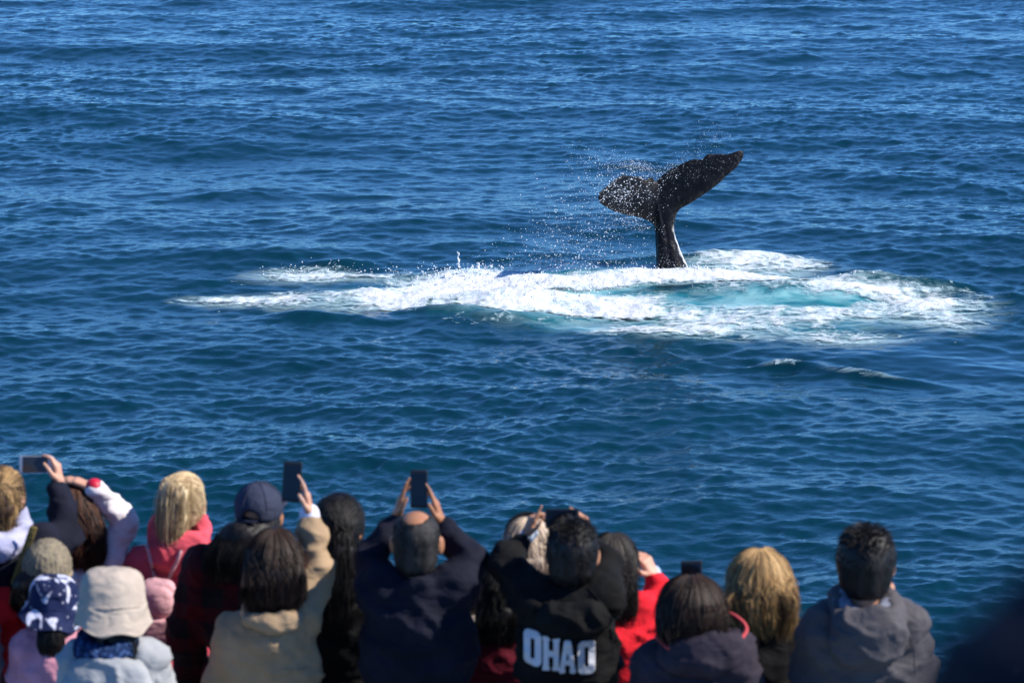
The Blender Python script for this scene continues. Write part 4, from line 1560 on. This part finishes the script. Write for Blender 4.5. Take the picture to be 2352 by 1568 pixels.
def backpack():
    c = W(364, 1402, 11.50)
    o = link('backpack', None, loc=c)
    tag(o, 'small pale pink backpack worn over the coral hooded top', 'backpack')
    sx = 84 * 11.5 / FPX / 2
    V, F = sdf_mesh(lambda P: smin(s_box(P, (0, 0, -.02), (sx, .055, .115), None, .045), s_cone(P, (-.03, 0, .09), (.03, 0, .09), .05), .03), (-.15, -.12, -.19), (.15, .12, .19), .008)
    link('bag_body', new_mesh('bag_body', fold(V, normals(V, F), .005, 3, 12), F, C_PINKBAG), o)
    V, F = sdf_mesh(lambda P: smax(s_ell(P, (0, -.045, .05), (sx * 1.02, .035, .075)), -(P[:, 2] - .0), .006), (-.12, -.1, -.03), (.12, .0, .16), .007)
    link('top_flap', new_mesh('top_flap', V, F, C_PINKBAG), o)
    V, F = sdf_mesh(lambda P: s_box(P, (0, -.062, -.065), (sx * .8, .018, .048), None, .014), (-.12, -.1, -.14), (.12, -.02, .02), .007)
    link('front_pocket', new_mesh('front_pocket', V, F, C_PINKBAG), o)
    V, F = tube(smooth_path([(-.012, 0, .12), (0, -.008, .14), (.012, 0, .12)], 9), .005, 6)
    link('carry_loop', new_mesh('carry_loop', V, F, C_PINKBAG), o)
    vs, fs, n0 = [], [], 0
    for ob in [Cc['jacket']] + [q for q in Cc['root'].children if q.name.startswith('hood')]:
        vs += [v.co[:] for v in ob.data.vertices]
        fs += [tuple(i_ + n0 for i_ in p.vertices) for p in ob.data.polygons]
        n0 = len(vs)
    bt = BVHTree.FromPolygons([Vector(v) for v in vs], fs)
    for line in ([(356, 1325), (350, 1300), (344, 1275), (338, 1252)], [(390, 1325), (398, 1305), (408, 1285), (416, 1262)]):
        out = []
        for p in smooth_path([(a_, b_, 0) for a_, b_ in line], 16):
            o_ = Vector(W(p[0], p[1], 11.35) - Cc['base'])
            h_ = bt.ray_cast(o_, Vector(ray(p[0], p[1])).normalized())
            if h_[0] is not None:
                out.append(np.array(h_[0]) + Cc['base'] - c + (0, -.004, 0))
        if len(out) > 3:
            V, F = tube(np.array(out), .0085, 6)
            link('strap', new_mesh('strap', V, F, C_PINKBAG), o)


backpack()

# G: backwards slate cap, long black hair, plaid jacket
Gp = person('G', 'person in a slate blue cap and dark maroon plaid jacket', 11.2, (597, 1182), yaw=.25, skin_m='tan', hair_m='black', hs=1.02,
            hair=dict(kind='long', path=[(588, 1208, -.05), (560, 1232, -.10), (545, 1270, -.12), (540, 1320, -.12)], radii=[(.07, .05), (.10, .06), (.12, .06), (.08, .04)], nstr=300, wave=.4, hat=True),
            jacket=C_PLAID, shoulders=((478, 1300), (650, 1300)), width=1.3, sleeve=1.35, thick=1.15, L=((428, 1440, 0), (440, 1600, .15)))


def cap(I):
    T, R, hs = I['T'], I['R'], I['hs']
    def fn(P):
        d = s_ell(P, T((0, -.010, .034)), np.array((.097, .114, .104)) * hs, R)
        d = smax(d, -(((P - T((0, 0, -.005))) @ np.array(R)[:, 2])), .01)
        d = smax(d, -s_cone(P, T((0, -.13, .012)), T((0, -.08, .012)), .034 * hs), .006)
        return d
    o = mesh_child(I, 'cap', fn, I['c'] - I['base'] - .17, I['c'] - I['base'] + .17, .0075, C_CAP)
    V, F = tube([T((x, math.sqrt(max(0, .098 ** 2 - x ** 2)) * -1.18 - .012, .006)) for x in np.linspace(-.034, .034, 7)], .006, 6)
    link('cap_strap', new_mesh('cap_strap', V, F, C_CAP), o)
    V, F = sdf_mesh(lambda P: smax(s_ell(P, T((0, .12, .015)), np.array((.075, .075, .008)) * hs, R), -((P - T((0, .07, 0))) @ np.array(R)[:, 1]), .004), T((0, .12, .015)) - .1, T((0, .12, .015)) + .1, .006)
    link('cap_peak', new_mesh('cap_peak', V, F, C_CAP), o)
    for a in range(3):
        th = a * math.pi / 3 + .2
        pts = [T((math.sin(u) * math.cos(th) * .0985, -.010 + math.sin(u) * math.sin(th) * .1155, .034 + math.cos(u) * .1055)) for u in np.linspace(-1.45, 1.45, 16)]
        V, F = tube(pts, .0022, 4)
        link('cap_seam', new_mesh('cap_seam', V, F, C_CAP), o)


cap(Gp)

# H: beige coat, arm raised with black phone
Hh = person('H', 'woman with dark brown hair in a beige coat raising a black phone', 10.5, (632, 1290), yaw=.1, skin_m='light', hair_m='brown', hs=1.02,
            hair=dict(kind='long', path=[(632, 1270, -.06), (630, 1320, -.11), (628, 1365, -.12), (622, 1398, -.11)], radii=[(.09, .06), (.108, .055), (.11, .05), (.07, .03)], nstr=380, tints=(0, .8)),
            jacket=C_BEIGE, jname='coat', shoulders=((548, 1458), (684, 1408)), width=1.02, sleeve=1.18, fold_amt=.015,
            Rr=((728, 1316, .05), (712, 1190, .12), dict(f=(-.12, .05, 1), n=(-1, 0, .05), s=(-.1, -1, 0), curls=[.12, .2, .5, .8], thumb=.6, cuff=.02)),
            L=((512, 1560, -.02), (560, 1650, .2)))
sleeve_cuff(Hh, 1, C_CUFFW, r=.041, ln=.035, back=-.002, name='shirt_cuff', label='white shirt cuff')
add_hood(Hh, C_BEIGE, drop=.03, width=.11, depth=.03, ring=.024, name='coat_collar', tilt=.3)
phone('black phone held upright above the slate blue cap', 648, 1062, 693, 1150, 10.62, M_PH_BLACK, M_SCREEN, roll=.06)

# I: black hair half up with a gold clip
Ip = person('I', 'woman with long black ponytail and gold hair clip in black', 10.9, (781, 1212), yaw=.55, skin_m='mid', hair_m='black', hs=1.03,
            hair=dict(kind='tail', path=[(778, 1215, -.11), (776, 1262, -.13), (776, 1330, -.14), (782, 1400, -.14), (782, 1450, -.12)], radii=[(.04, .03), (.062, .04), (.068, .045), (.062, .04), (.035, .02)], tie=(776, 1215, -.10), nstr=420, wave=.15, cap=.02, volume=1.1),
            jacket=C_BLACK, jname='coat', shoulders=((738, 1320), (862, 1318)), width=.95,
            Rr=((884, 1400, .16), (844, 1298, .0), dict(f=(-.18, .0, 1), n=(-1, .1, 0), s=(-.2, -1, 0), curl=.35, size=.85)))
cc = W(776, 1222, 10.9 - .125) - Ip['base']
V, F = tube([cc + (math.cos(a) * .017, -.0, math.sin(a) * .02) for a in np.linspace(0, 2 * np.pi, 14, endpoint=False)], .0055, 6, closed=True)
link('hair_clip', new_mesh('hair_clip', V, F, M_GOLD), Ip['root'])

# J: balding man, both hands on an upright phone
J = person('J', 'balding man in a navy jacket lifting an upright phone with both hands', 10.4, (957, 1246), hs=1.08, skin_m='tan', hair_m='grey', pitch=.08, yaw=.08,
           hair=dict(kind='short', bald=True, cap=.010, nstr=1500, volume=.8), jacket=C_NAVY, width=1.12, thick=1.05, collar=True, sleeve=1.1, shoulders=((872, 1352), (1042, 1350)), fold_amt=.014,
           L=((852, 1288, .10), (910, 1196, .20), dict(f=(.22, .05, 1), n=(1, .1, 0), s=(0, -.5, 0), curls=[.05, .12, .25, .4], thumb=.35, cuff=.025)),
           Rr=((1082, 1284, .10), (1014, 1208, .20), dict(f=(-.26, .05, 1), n=(-1, .1, 0), s=(0, -.5, 0), curls=[.05, .12, .25, .4], thumb=.35, cuff=.025)))
phone('black phone held upright over the balding head', 942, 1081, 983, 1164, 10.60, M_PH_BLACK, M_SCREEN)

# K: partly hidden behind the navy jacket, white vest and mauve sleeve, hand on a dark device
K = person('K', 'short person in a puffy white vest squeezed behind the navy jacket', 11.2, (1066, 1356), hs=.93, skin_m='tan', hair_m='black', hair=dict(kind='short'), jacket=C_CREAM, jname='vest', width=.9, sleeve=.9,
           shoulders=((1010, 1432), (1104, 1430)),
           Rr=((1106, 1442, .02), (1116, 1382, .06), dict(f=(-.15, .1, 1), n=(-1, .1, 0), s=(0, -1, 0), curls=[.7, .8, .9, 1.], thumb=.8)))
s0, e, wr, hd, sd = K['arms'][1]
mesh_child(K, 'sleeve', lambda P: union([s_cone(P, s0, e, .058, .056), s_cone(P, e, wr, .056, .03)], .02), np.minimum(np.minimum(s0, e), wr) - .08, np.maximum(np.maximum(s0, e), wr) + .08, .01, C_MAUVE, .006, 'mauve grey sleeve')
phone('dark phone held at shoulder height beside the navy sleeve', 1086, 1288, 1112, 1343, 11.3, M_PH_BLACK, M_SCREEN, group='phones held up to photograph the whale')

# L: black hair, maroon top, half hidden by the lettered hoodie
Lp = person('L', 'woman with long black hair in a maroon top beside the lettered hoodie', 10.9, (1152, 1362), hs=.95, yaw=.1, hair_m='black',
            hair=dict(kind='long', path=[(1150, 1362, -.06), (1148, 1410, -.10), (1148, 1450, -.10), (1150, 1480, -.09)], radii=[(.075, .06), (.085, .05), (.08, .045), (.05, .03)], nstr=240),
            jacket=C_MAROON, jname='top', shoulders=((1105, 1476), (1210, 1478)), sleeve=1.1)

# N: pale hair behind the raised sleeve
Np = person('N', 'woman with straight pale blonde hair behind the raised black sleeve', 11.4, (1213, 1256), hs=.98, skin_m='light', hair_m='pale',
            hair=dict(kind='long', path=[(1218, 1250, -.06), (1226, 1290, -.11), (1230, 1322, -.11), (1232, 1342, -.10)], radii=[(.075, .06), (.066, .045), (.064, .045), (.03, .03)], nstr=300, tints=(.5, 1)),
            jacket=C_BLACK, shoulders=((1160, 1378), (1275, 1378)))
T_ = Np['T']
mesh_child(Np, 'headband', lambda P: s_ring(P, T_((0, .0, .055)), Np['R'] @ rotx(.6), (.092, .112), .010), Np['c'] - Np['base'] - .16, Np['c'] - Np['base'] + .16, .007, C_BLACK)

# M: the man in the lettered hoodie
Mp = person('M', 'man in a black hoodie with big white letters lifting a phone sideways', 10.3, (1315, 1272), hs=1.07, skin_m='mid', hair_m='black', pitch=.05, yaw=.08,
            hair=dict(kind='short', cap=.017, nstr=2600), jacket=C_GREYB, jname='hoodie', width=1.0, thick=1.0, sleeve=1.08, shoulders=((1226, 1378), (1378, 1370)), fold_amt=.015,
            L=((1158, 1290, .16), (1206, 1236, .24), dict(f=(.34, .1, .9), n=(.9, .4, -.2), s=(.1, -.9, .2), curls=[.05, .9, 1.0, 1.1], thumb=.3, cuff=.03, size=.86)),
            Rr=((1394, 1295, .14), (1358, 1244, .22), dict(f=(-.30, .05, .9), n=(-.8, .2, -.3), s=(.3, -.4, .6), curls=[.3, .6, .7, .8], thumb=.5, cuff=.03)))
add_hood(Mp, C_GREYB, drop=.080, width=.145, depth=.045, ring=.034, lift=.015)
sleeve_cuff(Mp, 0, M_BAND, r=.031, ln=.022, back=-.025, name='bracelet', label='pale blue and white bracelet')
phone('black phone held sideways above the black hoodie', 1252, 1169, 1330, 1212, 10.48, M_PH_BLACK, M_SCREEN, landscape=True)


def letter_fn(ch):
    """signed distance on a 1 x 2 letter cell"""
    def box(P, x0, x1, z0, z1):
        q = np.abs(P - [(x0 + x1) / 2, (z0 + z1) / 2]) - [(x1 - x0) / 2, (z1 - z0) / 2]
        return np.linalg.norm(np.maximum(q, 0), axis=1) + np.minimum(q.max(1), 0)

    def seg(P, a, b_, r):
        a, b_ = np.array(a, float), np.array(b_, float)
        t = np.clip(((P - a) @ (b_ - a)) / ((b_ - a) @ (b_ - a)), 0, 1)
        return np.linalg.norm(P - a - t[:, None] * (b_ - a), axis=1) - r
    if ch == 'O':
        return lambda P: np.maximum(box(P, .30, .70, .32, 1.68) - .30, -(box(P, .43, .57, .48, 1.52) - .045))
    if ch == 'H':
        return lambda P: np.minimum.reduce([box(P, .02, .36, .02, 1.98), box(P, .64, .98, .02, 1.98), box(P, .2, .8, .82, 1.2), box(P, -.02, .42, .0, .22), box(P, .58, 1.02, .0, .22), box(P, -.02, .42, 1.78, 2.0), box(P, .58, 1.02, 1.78, 2.0)])
    return lambda P: np.minimum.reduce([seg(P, (.14, .1), (.42, 1.82), .155), seg(P, (.86, .1), (.58, 1.82), .155), box(P, .25, .75, .48, .78), box(P, .34, .66, 1.6, 1.98), box(P, -.04, .36, .0, .2), box(P, .64, 1.04, .0, .2)])


jv = np.array([v.co[:] for v in Mp['jacket'].data.vertices])
bvh = BVHTree.FromPolygons([Vector(v) for v in jv], [tuple(p.vertices) for p in Mp['jacket'].data.polygons])
cells = [('O', 1200, 1257, 1463, 1548), ('H', 1264, 1299, 1470, 1550), ('A', 1298, 1334, 1475, 1556), ('O', 1328, 1366, 1475, 1560)]
cells = [('O', 1203, 1244, 1462, 1541), ('H', 1247, 1285, 1468, 1548), ('A', 1286, 1322, 1472, 1553), ('O', 1328, 1368, 1475, 1558)]
for ch, x0, x1, y0, y1 in cells:
    fn = letter_fn(ch)
    nx_, nz_ = 46, 88
    uu, vv = np.meshgrid(np.linspace(-.06, 1.06, nx_), np.linspace(-.03, 2.03, nz_))
    L2 = np.stack([uu.ravel(), vv.ravel()], -1)
    sd_ = fn(L2)
    gx = (fn(L2 + [1e-3, 0]) - sd_) / 1e-3
    gz = (fn(L2 + [0, 1e-3]) - sd_) / 1e-3
    gl = gx ** 2 + gz ** 2 + 1e-6
    mv = np.abs(sd_) < 0.016
    L2 = np.where(mv[:, None], L2 - np.stack([gx, gz], -1) * (sd_ / gl)[:, None], L2)
    pts = []
    for (u, v) in L2:
        wv = W(x0 + (x1 - x0) * u, y1 - (y1 - y0) * v / 2, 10.1) - Mp['base']
        r_ = ray(x0 + (x1 - x0) * u, y1 - (y1 - y0) * v / 2)
        hit = bvh.ray_cast(Vector(wv), Vector((0, 1, 0)))
        pts.append(np.array(hit[0]) - (0, .004, 0) if hit[0] is not None else np.array([np.nan] * 3))
    pts = np.array(pts)
    yy = pts[:, 1].reshape(nz_, nx_)
    yy = np.where(np.isnan(yy), np.nanmean(yy), yy)
    for _s in range(25):
        pd = np.pad(yy, 1, mode='edge')
        yy = np.minimum(yy, (pd[:-2, 1:-1] + pd[2:, 1:-1] + pd[1:-1, :-2] + pd[1:-1, 2:]) / 4 * .5 + yy * .5)
    pts[:, 1] = yy.ravel() - .003
    i = np.arange(nx_ * nz_).reshape(nz_, nx_)
    q = np.stack([i[:-1, :-1].ravel(), i[:-1, 1:].ravel(), i[1:, 1:].ravel(), i[1:, :-1].ravel()], -1)
    keep = (sd_[q] < 0.016).all(1) & ~np.isnan(pts[q][:, :, 0]).any(1)
    q = q[keep]
    if len(q) == 0:
        continue
    used = np.unique(q)
    mp_ = np.zeros(len(pts), int)
    mp_[used] = np.arange(len(used))
    fv = pts[used]
    q = mp_[q]
    from collections import Counter
    ec = Counter()
    for a in q:
        for e_ in range(4):
            ec[(a[e_], a[(e_ + 1) % 4])] += 1
    rim = [e_ for e_ in ec if (e_[1], e_[0]) not in ec]
    n_ = len(fv)
    V = np.vstack([fv, fv + (0, .006, 0)])
    F = np.vstack([q, q[:, ::-1] + n_, np.array([(b_, a, a + n_, b_ + n_) for a, b_ in rim])])
    lo_ = link('letter', new_mesh('letter', V, F, M_PRINT), Mp['jacket'])
    lo_['label'] = 'white letter %s printed on the back of the hoodie' % ch

# O: long black hair, red jacket, hand at the face
Op = person('O', 'woman with long straight black hair in a red jacket raising her right hand', 10.9, (1408, 1296), hs=1.0, yaw=.25, skin_m='light', hair_m='soft_black',
            hair=dict(kind='long', path=[(1410, 1290, -.05), (1416, 1340, -.09), (1420, 1390, -.10), (1422, 1438, -.09)], radii=[(.082, .06), (.072, .05), (.066, .045), (.05, .03)], nstr=320, tints=(0, .9)),
            jacket=C_RED2, shoulders=((1370, 1420), (1476, 1408)), sleeve=1.08,
            Rr=((1516, 1382, .12), (1506, 1332, .20), dict(f=(-.5, .1, 1), n=(-.6, .5, -.2), s=(-.6, -.7, .3), curls=[.5, .6, .7, .8], thumb=.6, cuff=.005)))
sleeve_cuff(Op, 1, M_BAND, r=.030, ln=.022, back=-.03, name='bracelet', label='pale blue bracelet')

# Q: streaked wavy hair, black jacket
Qp = person('Q', 'woman with wavy blonde streaked hair in a black jacket', 10.3, (1742, 1350), hs=1.06, yaw=-.05, skin_m='light', hair_m='streaked',
            hair=dict(kind='long', path=[(1743, 1315, -.05), (1748, 1360, -.09), (1752, 1405, -.10), (1762, 1440, -.09)], radii=[(.095, .07), (.122, .06), (.118, .055), (.075, .035)], nstr=560, wave=.35, cap=.028, volume=1.15, tints=(.12, 1)),
            jacket=C_BLACK, shoulders=((1672, 1468), (1818, 1468)), width=1.08)

# P: short brown hair, plum jacket with coral lined hood, phone in front
Pp = person('P', 'woman with short dark brown hair in a plum grey jacket with coral trim', 9.8, (1588, 1424), hs=1.1, yaw=-.1, skin_m='mid', hair_m='brown', pitch=-.1,
            hair=dict(kind='long', path=[(1588, 1400, -.05), (1586, 1440, -.08), (1586, 1478, -.08)], radii=[(.098, .08), (.112, .075), (.07, .045)], nstr=520, wave=.4, cap=.030, volume=1.2, tints=(0, .75)),
            jacket=C_PLUM, shoulders=((1512, 1520), (1684, 1500)), width=1.15, thick=1.1, fold_amt=.014, sleeve=1.2)
pts = smooth_path([W(x, y, 9.8 + dy) - Pp['base'] for x, y, dy in ((1650, 1398, .05), (1690, 1415, .0), (1714, 1440, -.05), (1705, 1462, -.10), (1680, 1470, -.14), (1640, 1476, -.17), (1600, 1490, -.18), (1545, 1492, -.15), (1506, 1460, -.08))], 40)
V, F = tube(pts, .0075, 8)
link('coral_trim', new_mesh('coral_trim', V, F, C_CORALT), Pp['root'])
nbp = Pp['nb']
hc = W(1640, 1442, 9.8 - .04) - Pp['base']
mesh_child(Pp, 'hood', lambda P: smax(smin(s_ell(P, W(1622, 1470, 9.74) - Pp['base'], (.145, .13, .085)), s_ell(P, W(1605, 1505, 9.70) - Pp['base'], (.15, .10, .08)), .05), -s_ell(P, W(1622, 1448, 9.76) - Pp['base'], (.128, .112, .085)), .01),
           Pp['nb'] - (.28, .36, .3), Pp['nb'] + (.34, .3, .2), .0105, C_PLUM, .008)
phone('black phone held in front of the short brown hair', 1564, 1290, 1612, 1388, 10.1, M_PH_BLACK, M_SCREEN, bezel=.005)

# R: man in the grey hooded jacket
Rp = person('R', 'man with short black hair in a steel grey hooded jacket, hand at his chin', 9.9, (1989, 1296), hs=1.1, yaw=.15, pitch=.05, skin_m='mid', hair_m='black',
            hair=dict(kind='short', cap=.020, nstr=2800, volume=1.1), jacket=C_STEEL, width=1.16, thick=1.08, sleeve=1.14, shoulders=((1894, 1440), (2070, 1436)), fold_amt=.016,
            Rr=((2108, 1530, .08), (2050, 1402, .08), dict(f=(-.1, -.1, 1), n=(-1, .1, 0), s=(-.2, -1, 0), curl=.5, cuff=.03)),
            L=((1856, 1560, .05), (1960, 1580, .22)))
add_hood(Rp, C_STEEL, drop=.125, width=.14, depth=.07, ring=.042, lift=.03, tilt=.45)
T_ = Rp['T']
mesh_child(Rp, 'collar', lambda P: smax(s_ring(P, Rp['nb'] + (0, -.01, .055), rotx(.35), (.082, .09), .034), -s_cone(P, Rp['nb'] + (0, 0, .0), Rp['nb'] + (0, .02, .2), .056, .075), .01), Rp['nb'] - (.16, .18, .08), Rp['nb'] + (.16, .18, .16), .008, C_STEELL, .008)

# D: knitted hat, red jacket
Dp = person('D', 'woman in a beige knitted hat and red jacket at the left', 11.0, (110, 1314), hs=.98, hair_m='black', skin_m='light', yaw=.15,
            hair=dict(kind='long', path=[(96, 1305, -.05), (80, 1345, -.08), (74, 1380, -.09), (70, 1410, -.08)], radii=[(.06, .05), (.085, .05), (.075, .045), (.04, .03)], nstr=160, hat=True), jacket=C_RED, shoulders=((14, 1402), (150, 1425)), sleeve=1.2)


def beanie(I):
    T, R = I['T'], I['R']
    V, F = sdf_mesh(lambda P: smax(s_ell(P, T((0, -.010, .030)), np.array((.098, .114, .112)), R), -(((P - T((0, 0, -.012))) @ np.array(R)[:, 2])), .012), I['c'] - I['base'] - .18, I['c'] - I['base'] + .18, .008)
    nn = normals(V, F)
    q = V - T((0, 0, 0))
    a = np.arctan2(q[:, 0], q[:, 1])
    V = V + nn * (np.sin(a * 34) * .0022 + (vnoise(V * 90, 2) - .5) * .005)[:, None]
    b_ = link('knitted_hat', new_mesh('knitted_hat', V, F, C_KNIT), I['root'])
    V, F = sdf_mesh(lambda P: s_ring(P, T((0, -.012, -.006)), R, (.090, .106), .013), I['c'] - I['base'] - .18, I['c'] - I['base'] + .18, .0075)
    link('turned_brim', new_mesh('turned_brim', V, F, C_KNIT), b_)


beanie(Dp)

# E: child in the blotched bucket hat
def bucket_hat(I, mat, crown=.10, brim=.145, h=.10, tiltx=0.0, tilty=0.0, name='bucket_hat', droop=.04, zoff=.01):
    R = I['R'] @ rotx(tiltx) @ roty(tilty)
    c = I['T']((0, -.01, .02 + zoff))
    n_r, n_t = 26, 56
    V = []
    prof = [(0.0, h), (.35 * crown, h * 1.0), (.58 * crown, h * .95), (.76 * crown, h * .84), (.88 * crown, h * .66), (.955 * crown, h * .38), (crown * 1.0, 0.0), (crown * 1.04, -.015),
            (crown + (brim - crown) * .35, -.015 - droop * .32), (crown + (brim - crown) * .7, -.015 - droop * .72), (brim, -.015 - droop), (brim + .002, -.019 - droop),
            (brim - .002, -.022 - droop), (crown + (brim - crown) * .5, -.022 - droop * .5), (crown * .98, -.022), (crown * .93, .0), (crown * .86, h * .6), (crown * .5, h * .9), (0.0, h * .92)]
    pr = smooth_path([(a, b_, 0) for a, b_ in prof], 44)
    for (r, z, _) in pr:
        r = max(r, 0.0005)
        for k in range(n_t):
            a = 2 * math.pi * k / n_t
            wv = 1 + (.045 * math.sin(3 * a + 1) + .03 * math.sin(5 * a)) * (r / brim) ** 2
            zz = z + (.016 * math.sin(2 * a + .5) + .010 * math.sin(5 * a + 1)) * (r / brim) ** 3
            V.append(c + R @ np.array([r * wv * math.cos(a), r * wv * math.sin(a) * 1.08, zz]))
    V = np.array(V)
    m_ = len(pr)
    i, j_ = np.meshgrid(np.arange(m_ - 1), np.arange(n_t), indexing='ij')
    F = np.stack([i * n_t + j_, (i + 1) * n_t + j_, (i + 1) * n_t + (j_ + 1) % n_t, i * n_t + (j_ + 1) % n_t], -1).reshape(-1, 4)
    V = V + normals(V, F) * ((fbm(V * 14, 3, 4) - .5) * .026)[:, None]
    o = link(name, new_mesh(name, V, F, mat), I['root'])
    pts = [c + R @ np.array([crown * 1.005 * math.cos(a), crown * 1.09 * math.sin(a), -.004]) for a in np.linspace(0, 2 * math.pi, 40, endpoint=False)]
    v, f = tube(pts, .003, 5, closed=True)
    link('hat_seam', new_mesh('hat_seam', v, f, mat), o)
    return o


Ep = person('E', 'child in a navy and white blotched bucket hat and pink top', 10.7, (121, 1382), hs=.92, hair_m='black', skin_m='light', yaw=.1, roll=-.12,
            hair=dict(kind='tail', path=[(119, 1435, -.08), (118, 1455, -.11), (117, 1482, -.12), (118, 1512, -.11)], radii=[(.03, .03), (.042, .035), (.042, .035), (.03, .025)], tie=(119, 1432, -.07), nstr=120, hat=True),
            jacket=C_PINK, jname='top', shoulders=((72, 1492), (178, 1490)))
bucket_hat(Ep, C_BLOTCH, crown=.100, brim=.134, h=.105, droop=.050, tilty=.22, tiltx=-.1, zoff=-.018)

# F: person in the big beige bucket hat
Fp = person('F', 'person in a wide beige bucket hat and pale grey hooded top', 10.2, (255, 1388), hs=1.04, hair_m='black', skin_m='mid', yaw=0,
            hair=dict(kind='long', path=[(275, 1440, -.05), (278, 1470, -.08), (280, 1498, -.09), (281, 1520, -.08)], radii=[(.05, .05), (.055, .045), (.052, .035), (.03, .02)], nstr=200, hat=True),
            jacket=C_LGREY, jname='hooded_top', shoulders=((182, 1512), (338, 1510)), width=1.12, thick=1.1, fold_amt=.014)
bucket_hat(Fp, C_HAT, crown=.126, brim=.143, h=.135, droop=.072, tiltx=-.20, zoff=-.012)
mesh_child(Fp, 'neck_scarf', lambda P: smax(s_ring(P, Fp['nb'] + (-.01, -.02, .045), rotx(.2), (.085, .09), .038), -s_cone(P, Fp['nb'], Fp['nb'] + (0, 0, .2), .05, .06), .01), Fp['nb'] - .2, Fp['nb'] + .2, .009, C_BLUEPAT, .008)
add_hood(Fp, C_LGREY, drop=.115, width=.165, depth=.065, ring=.036, lift=-.015, tilt=.55)

seam(J, [(868, 1392), (920, 1402), (957, 1405), (1000, 1402), (1048, 1390)])
seam(J, [(957, 1406), (957, 1480), (958, 1560)], .0016)
seam(Hh, [(560, 1470), (620, 1462), (680, 1440)])
seam(Hh, [(622, 1463), (625, 1510), (628, 1566)], .0018)
seam(Hh, [(640, 1535), (680, 1538), (712, 1532)], .004, 'pocket_flap')
seam(Rp, [(1870, 1470), (1900, 1500), (1990, 1512), (2070, 1500), (2100, 1466)])
seam(Rp, [(2085, 1440), (2098, 1490), (2100, 1550)], .0018)
seam(Mp, [(1262, 1345), (1225, 1385), (1192, 1440), (1180, 1500)])
seam(Mp, [(1352, 1350), (1380, 1385), (1402, 1440), (1408, 1500)])
seam(Mp, [(1185, 1556), (1300, 1564), (1405, 1560)], .003)

# S: someone in a dark coat standing close to the photographer on the upper deck
def near_person():
    global DECK
    d0 = DECK
    DECK = 10.15
    d = 0.8
    I = person('S', 'dark blurred figure in a navy coat close to the camera at lower right', d, (2775, 2150), hs=1.0, hair_m='black', hair=dict(kind='short', nstr=0), jacket=C_NAVY, jname='coat', width=1.0, sleeve=1.0, group=None)
    DECK = d0
    T, R = I['T'], I['R']
    mesh_child(I, 'hood', lambda P: smax(smin(s_ell(P, T((0, -.02, .02)), (.098, .118, .125)), s_ell(P, T((0, -.06, -.10)), (.11, .09, .10)), .05), -s_ell(P, T((0, .12, -.02)), (.075, .10, .11)), .01), I['c'] - I['base'] - (.2, .25, .3), I['c'] - I['base'] + .22, .009, C_NAVY, .006)
    return I


near_person()
